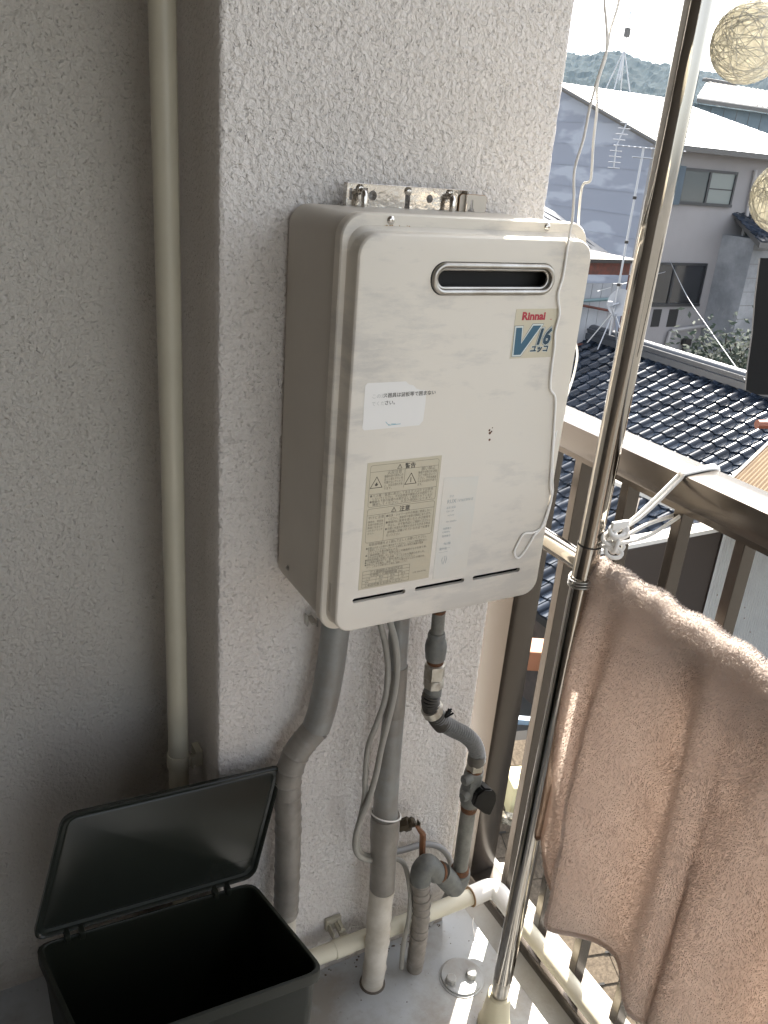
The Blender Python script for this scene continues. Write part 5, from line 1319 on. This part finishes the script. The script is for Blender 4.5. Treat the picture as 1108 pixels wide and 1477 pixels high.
# ---- near lean-to at the right: dark opening, grey sheet wall, tan corrugated roof
ZC = -2.7
A = Vector(px(903, 790, 2, ZC)); B = Vector(px(1043, 762, 2, ZC)); Dd = (B - A).normalized(); Nn = Vector((Dd.y, -Dd.x, 0)); Nn = -Nn if Nn.dot(Vector((CX, CY, 0)) - Vector((A.x, A.y, 0))) < 0 else Nn
C3_ = Vector(px(925, 712, 2, ZC))
lt = thing('lean_to_shed', (B.x, B.y, GZ), 'dark shed with grey ribbed wall and tan corrugated roof behind the railing bars', 'shed')
def wallslab(p, q_, z0, z1, t, mm, name, par):
    d = (q_ - p).normalized(); n_ = Vector((-d.y, d.x, 0)) * t
    v = [(p.x, p.y, z0), (q_.x, q_.y, z0), (q_.x + n_.x, q_.y + n_.y, z0), (p.x + n_.x, p.y + n_.y, z0)]
    b = MB(); b.add(v + [(a[0], a[1], z1) for a in v], [(3, 2, 1, 0), (4, 5, 6, 7), (0, 1, 5, 4), (1, 2, 6, 5), (2, 3, 7, 6), (3, 0, 4, 7)]); return b.build(name, mm, par)
wallslab(A - Dd * .4, B, GZ, ZC - .03, .06, m_wood_shade, 'shade_wall', lt)  # near-black colour stands for the shade in the shed's open front
wallslab(A, C3_, GZ, ZC - .03, .05, m_wood_shade, 'shade_wall', lt)
m_cop = mat('white coping', (.62, .59, .54), .6)
wallslab(A - Dd * .4 - Nn * .02, B, ZC - .028, ZC + .01, .14, m_cop, 'coping', lt)
dC = (B - C3_).normalized()
wallslab(C3_ - dC * .6, B - dC * .05, ZC - .026, ZC + .012, .22, m_cop, 'coping', lt)
q = MB(); q.add([tuple(A + Vector((0, 0, -.5))), tuple(B + Vector((0, 0, -.5))), tuple(C3_ + Vector((0, 0, -.5)))], [(0, 1, 2)]); q.build('sunken_roof', m_dark, lt)  # black sheet stands for the shade inside the open top
# ribbed wall
b = MB(); nrib = 64; wdt = 2.4; v = []; 
for k in range(nrib * 4 + 1):
    s_ = wdt * k / (nrib * 4); h = .012 if (k // 2) % 2 else 0.0
    p = B + Dd * s_ + Nn * (.02 + h); v += [(p.x, p.y, GZ), (p.x, p.y, ZC + .25)]
b.add(v, [(2 * k, 2 * k + 2, 2 * k + 3, 2 * k + 1) for k in range(nrib * 4)]); b.build('ribbed_wall', m_greysheet, lt)
wallslab(B + Dd * .02, B + Dd * 2.4, GZ, ZC + .24, .05, m_wood_shade, 'wall_backing', lt)
for k in range(14):
    p = B + Dd * random.uniform(.05, 1.2) + Nn * .034 + Vector((0, 0, -random.uniform(-.1, 1.6))); q = MB(); q.lathe(p, Nn, [(0, .007), (.004, .005)], 6); q.build('nail_head', m_rust, lt)
# tan roof : quad on its own plane, corrugated along its slope
R0 = Vector(px(1022, 722, 2, -2.42)); R1 = Vector(px(1112, 636, 2, -2.25)); sd1 = (R1 - R0); sn = sd1.normalized()
wd = (Vector(px(1108, 772, 2, -2.44)) - R0).normalized(); nv_ = sn.cross(wd).normalized(); nv_ = -nv_ if nv_.z < 0 else nv_
b = MB(); K_ = 60; Wt = 2.4; v = []
for k in range(K_ * 6 + 1):
    s_ = Wt * k / (K_ * 6); h = .011 * math.cos(2 * math.pi * k / 6)
    for t in (0, 1.9): v.append(tuple(R0 + sn * sd1.length * t + wd * s_ + nv_ * h))
b.add(v, [(2 * k, 2 * k + 1, 2 * k + 3, 2 * k + 2) for k in range(K_ * 6)]); tr_ = b.build('corrugated_roof', m_tan, lt, smooth=True)
q = MB(); q.tube([R0 + nv_ * .004, R1 + sn * sd1.length * .9 + nv_ * .004], .016, 8); q.build('roof_verge', mat('tan verge', (.52, .47, .40), .6), lt, smooth=True)
# red-brown gutter bit at the very right
g0 = Vector(px(1092, 612, 2, -2.2)); q = MB(); q.tube([g0, g0 + Vector((.9, -.3, .02))], .05, 8); q.build('gutter_end', mat('red brown gutter', (.22, .07, .035), .5), label='short red brown gutter end above the tan corrugated roof', cat='gutter', smooth=True)

# ---- brown slate roof straight below
m_slate = mat('sandy brown slate', (.125, .10, .072), .95, spec=.2, var=(45, .7, (.07, .055, .04)), bump=(120, .6, .003))
sr = thing('slate_roof', tuple(px(900, 1400, 2, -4.9)), 'sunlit sandy brown slate roof directly below the balcony', 'roof')
o0 = Vector(px(862, 1335, 2, -4.6)); e1_ = Vector((.966, -.26, 0)).normalized(); e2_ = Vector((.26 * .97, .966 * .97, .24)).normalized(); e3_ = e1_.cross(e2_)
_d = Vector(ray(762, 1052)); _t = (o0 - Vector(CAM)).dot(e3_) / _d.dot(e3_); BMAX = (Vector(CAM) + _d * _t - o0).dot(e2_)
q = MB(); v = [o0 + e1_ * a + e2_ * b_ - e3_ * .012 for a, b_ in ((-3.2, -2.5), (3.5, -2.5), (3.5, BMAX), (-3.2, BMAX))]
q.add([tuple(p) for p in v] + [tuple(p - e3_ * .1) for p in v], [(0, 1, 2, 3), (7, 6, 5, 4), (0, 4, 5, 1), (1, 5, 6, 2), (2, 6, 7, 3), (3, 7, 4, 0)]); q.build('roof_deck', m_under, sr)
SW, SE = .300, .185
sv = [];
for a, b_, c_ in ((0, 0, .013), (SW - .006, 0, .013), (SW - .006, SE * 1.3, .001), (0, SE * 1.3, .001), (0, 0, .004), (SW - .006, 0, .004), (SW / 2 - .03, -.004, .016), (SW / 2 + .035, -.004, .016), (SW / 2 + .035, .010, .0165), (SW / 2 - .03, .010, .0165)): sv.append(tuple(e1_ * a + e2_ * b_ + e3_ * c_))
sme = bpy.data.meshes.new('slate'); sme.from_pydata(sv, [], [(0, 1, 2, 3), (4, 5, 1, 0), (9, 8, 7, 6)]); sme.materials.append(m_slate); sme.materials.append(m_dark); sme.polygons[2].material_index = 1
S_l = []
for i in range(-13, int((BMAX - .2) / SE) + 1):
    for j in range(-10, 11):
        p = o0 + e1_ * (j * SW + (SW / 2 if i % 2 else 0)) + e2_ * (i * SE); u_, v_, z = proj(p)
        inv = 640 < u_ < 1130 and 1000 < v_ < 1500 and not (u_ > 900 and v_ < 1300)
        S_l.append((not inv, z, p))
S_l.sort(key=lambda s_: (s_[0], s_[1])); rs = MB()
for k, (nv, z, p) in enumerate(S_l):
    if k < 290 and not nv:
        o = bpy.data.objects.new('slate', sme); COL.objects.link(o); o.parent = sr; o.location = p - ORG[sr.name] + e3_ * random.uniform(0, .002)
    else: rs.add([tuple(p + Vector(q_)) for q_ in sv[:6]], [(0, 1, 2, 3), (4, 5, 1, 0)])
rs.build('slates', m_slate, sr, kind='stuff')

# bits seen between post and first bar
def slat_box(u, v_, z, sx, sy, sz, mm, name, label, cat, rz=0.0):
    p = Vector(px(u, v_, 2, z)); M_ = Matrix.Translation(p) @ Matrix.Rotation(rz, 4, 'Z'); b = MB(); b.box(-sx, sx, -sy, sy, -sz, 0, M_, bev=min(sx, sy, sz) * .1); b.build(name, mm, label=label, cat=cat)
slat_box(770, 930, -4.3, .55, .14, .22, mat('terracotta board', (.45, .20, .11), .7), 'capped_beam', 'short white-topped terracotta beam end seen between the post and the first bar', 'beam', -.5)
slat_box(760, 1036, -4.2, .30, .03, .05, mat('pale blue gutter', (.22, .30, .38), .5), 'blue_gutter', 'pale blue gutter piece seen between the post and the first bar', 'gutter', -.5)
slat_box(752, 1120, -4.1, .10, .12, .35, mat('cream painted box', (.62, .55, .32), .6), 'cream_box', 'sunlit cream painted box on the slate roof below', 'box', -.3)
slat_box(742, 1178, -4.25, .30, .035, .06, mat('mossy white gutter', (.42, .38, .30), .9, var=(20, .8, (.06, .05, .03)), bump=(40, .8, .01)), 'mossy_gutter', 'mossy pale gutter in front of the cream box', 'gutter', -.75)
slat_box(724, 1250, -1.75, .022, .014, .02, m_cop, 'white_block', 'small white block outside the foot of the railing post', 'block', -.3)
# white neighbour wall seen in the slot between pillar and post
q = MB(); q.box(5.2, 6.9, 9.0, 13.5, GZ, -3.6); q.build('white_garden_wall', m_cop, label='white wall glimpsed in the slot between pillar and railing post', cat='wall')

# ---- hill
def hill():
    na, nr = 520, 60; v = []; 
    for i in range(nr + 1):
        t = i / nr; r = 420 + 420 * t
        for j in range(na + 1):
            az = 15 + 70 * j / na
            crest = 5.75 + .35 * math.sin(az * .21 + .5) + .22 * math.sin(az * .63) + .10 * math.sin(az * 1.7)
            h = math.sin(min(t, 1) * math.pi / 2) ** 1.2
            z = GZ + (840 * math.tan(R(crest)) + 7) * h
            P = Vector((CX + r * math.sin(R(az)), CY + r * math.cos(R(az)), z))
            nn_ = noise.noise(P * .02) * 5.0 + noise.noise(P * .09) * 2.0 + abs(noise.noise(P * .30)) * 3.0
            P.z += nn_ * min(1, t * 4); v.append(tuple(P))
    f = [(i * (na + 1) + j, i * (na + 1) + j + 1, (i + 1) * (na + 1) + j + 1, (i + 1) * (na + 1) + j) for i in range(nr) for j in range(na)]
    mobj('wooded_hill', v, f, mat('forest', (.010, .018, .020), 1.0, spec=.05, var=(.06, .7, (.017, .027, .028))), kind='structure', label='wooded hill on the skyline')
hill()

# ================================================================== AIR
hzb = MB(); hzb.box(-1000, 1000, -1000, 1000, GZ - 1, 110)
m_hz = bpy.data.materials.new('haze'); m_hz.use_nodes = True; _n = m_hz.node_tree.nodes; _n.remove(_n['Principled BSDF'])
pvv = _n.new('ShaderNodeVolumePrincipled'); pvv.inputs['Color'].default_value = (.45, .70, 1.0, 1); pvv.inputs['Density'].default_value = .00007; pvv.inputs['Anisotropy'].default_value = .3
m_hz.node_tree.links.new(pvv.outputs[0], _n['Material Output'].inputs['Volume'])
hzb.build('haze', m_hz, kind='stuff', label='thin haze in the air')
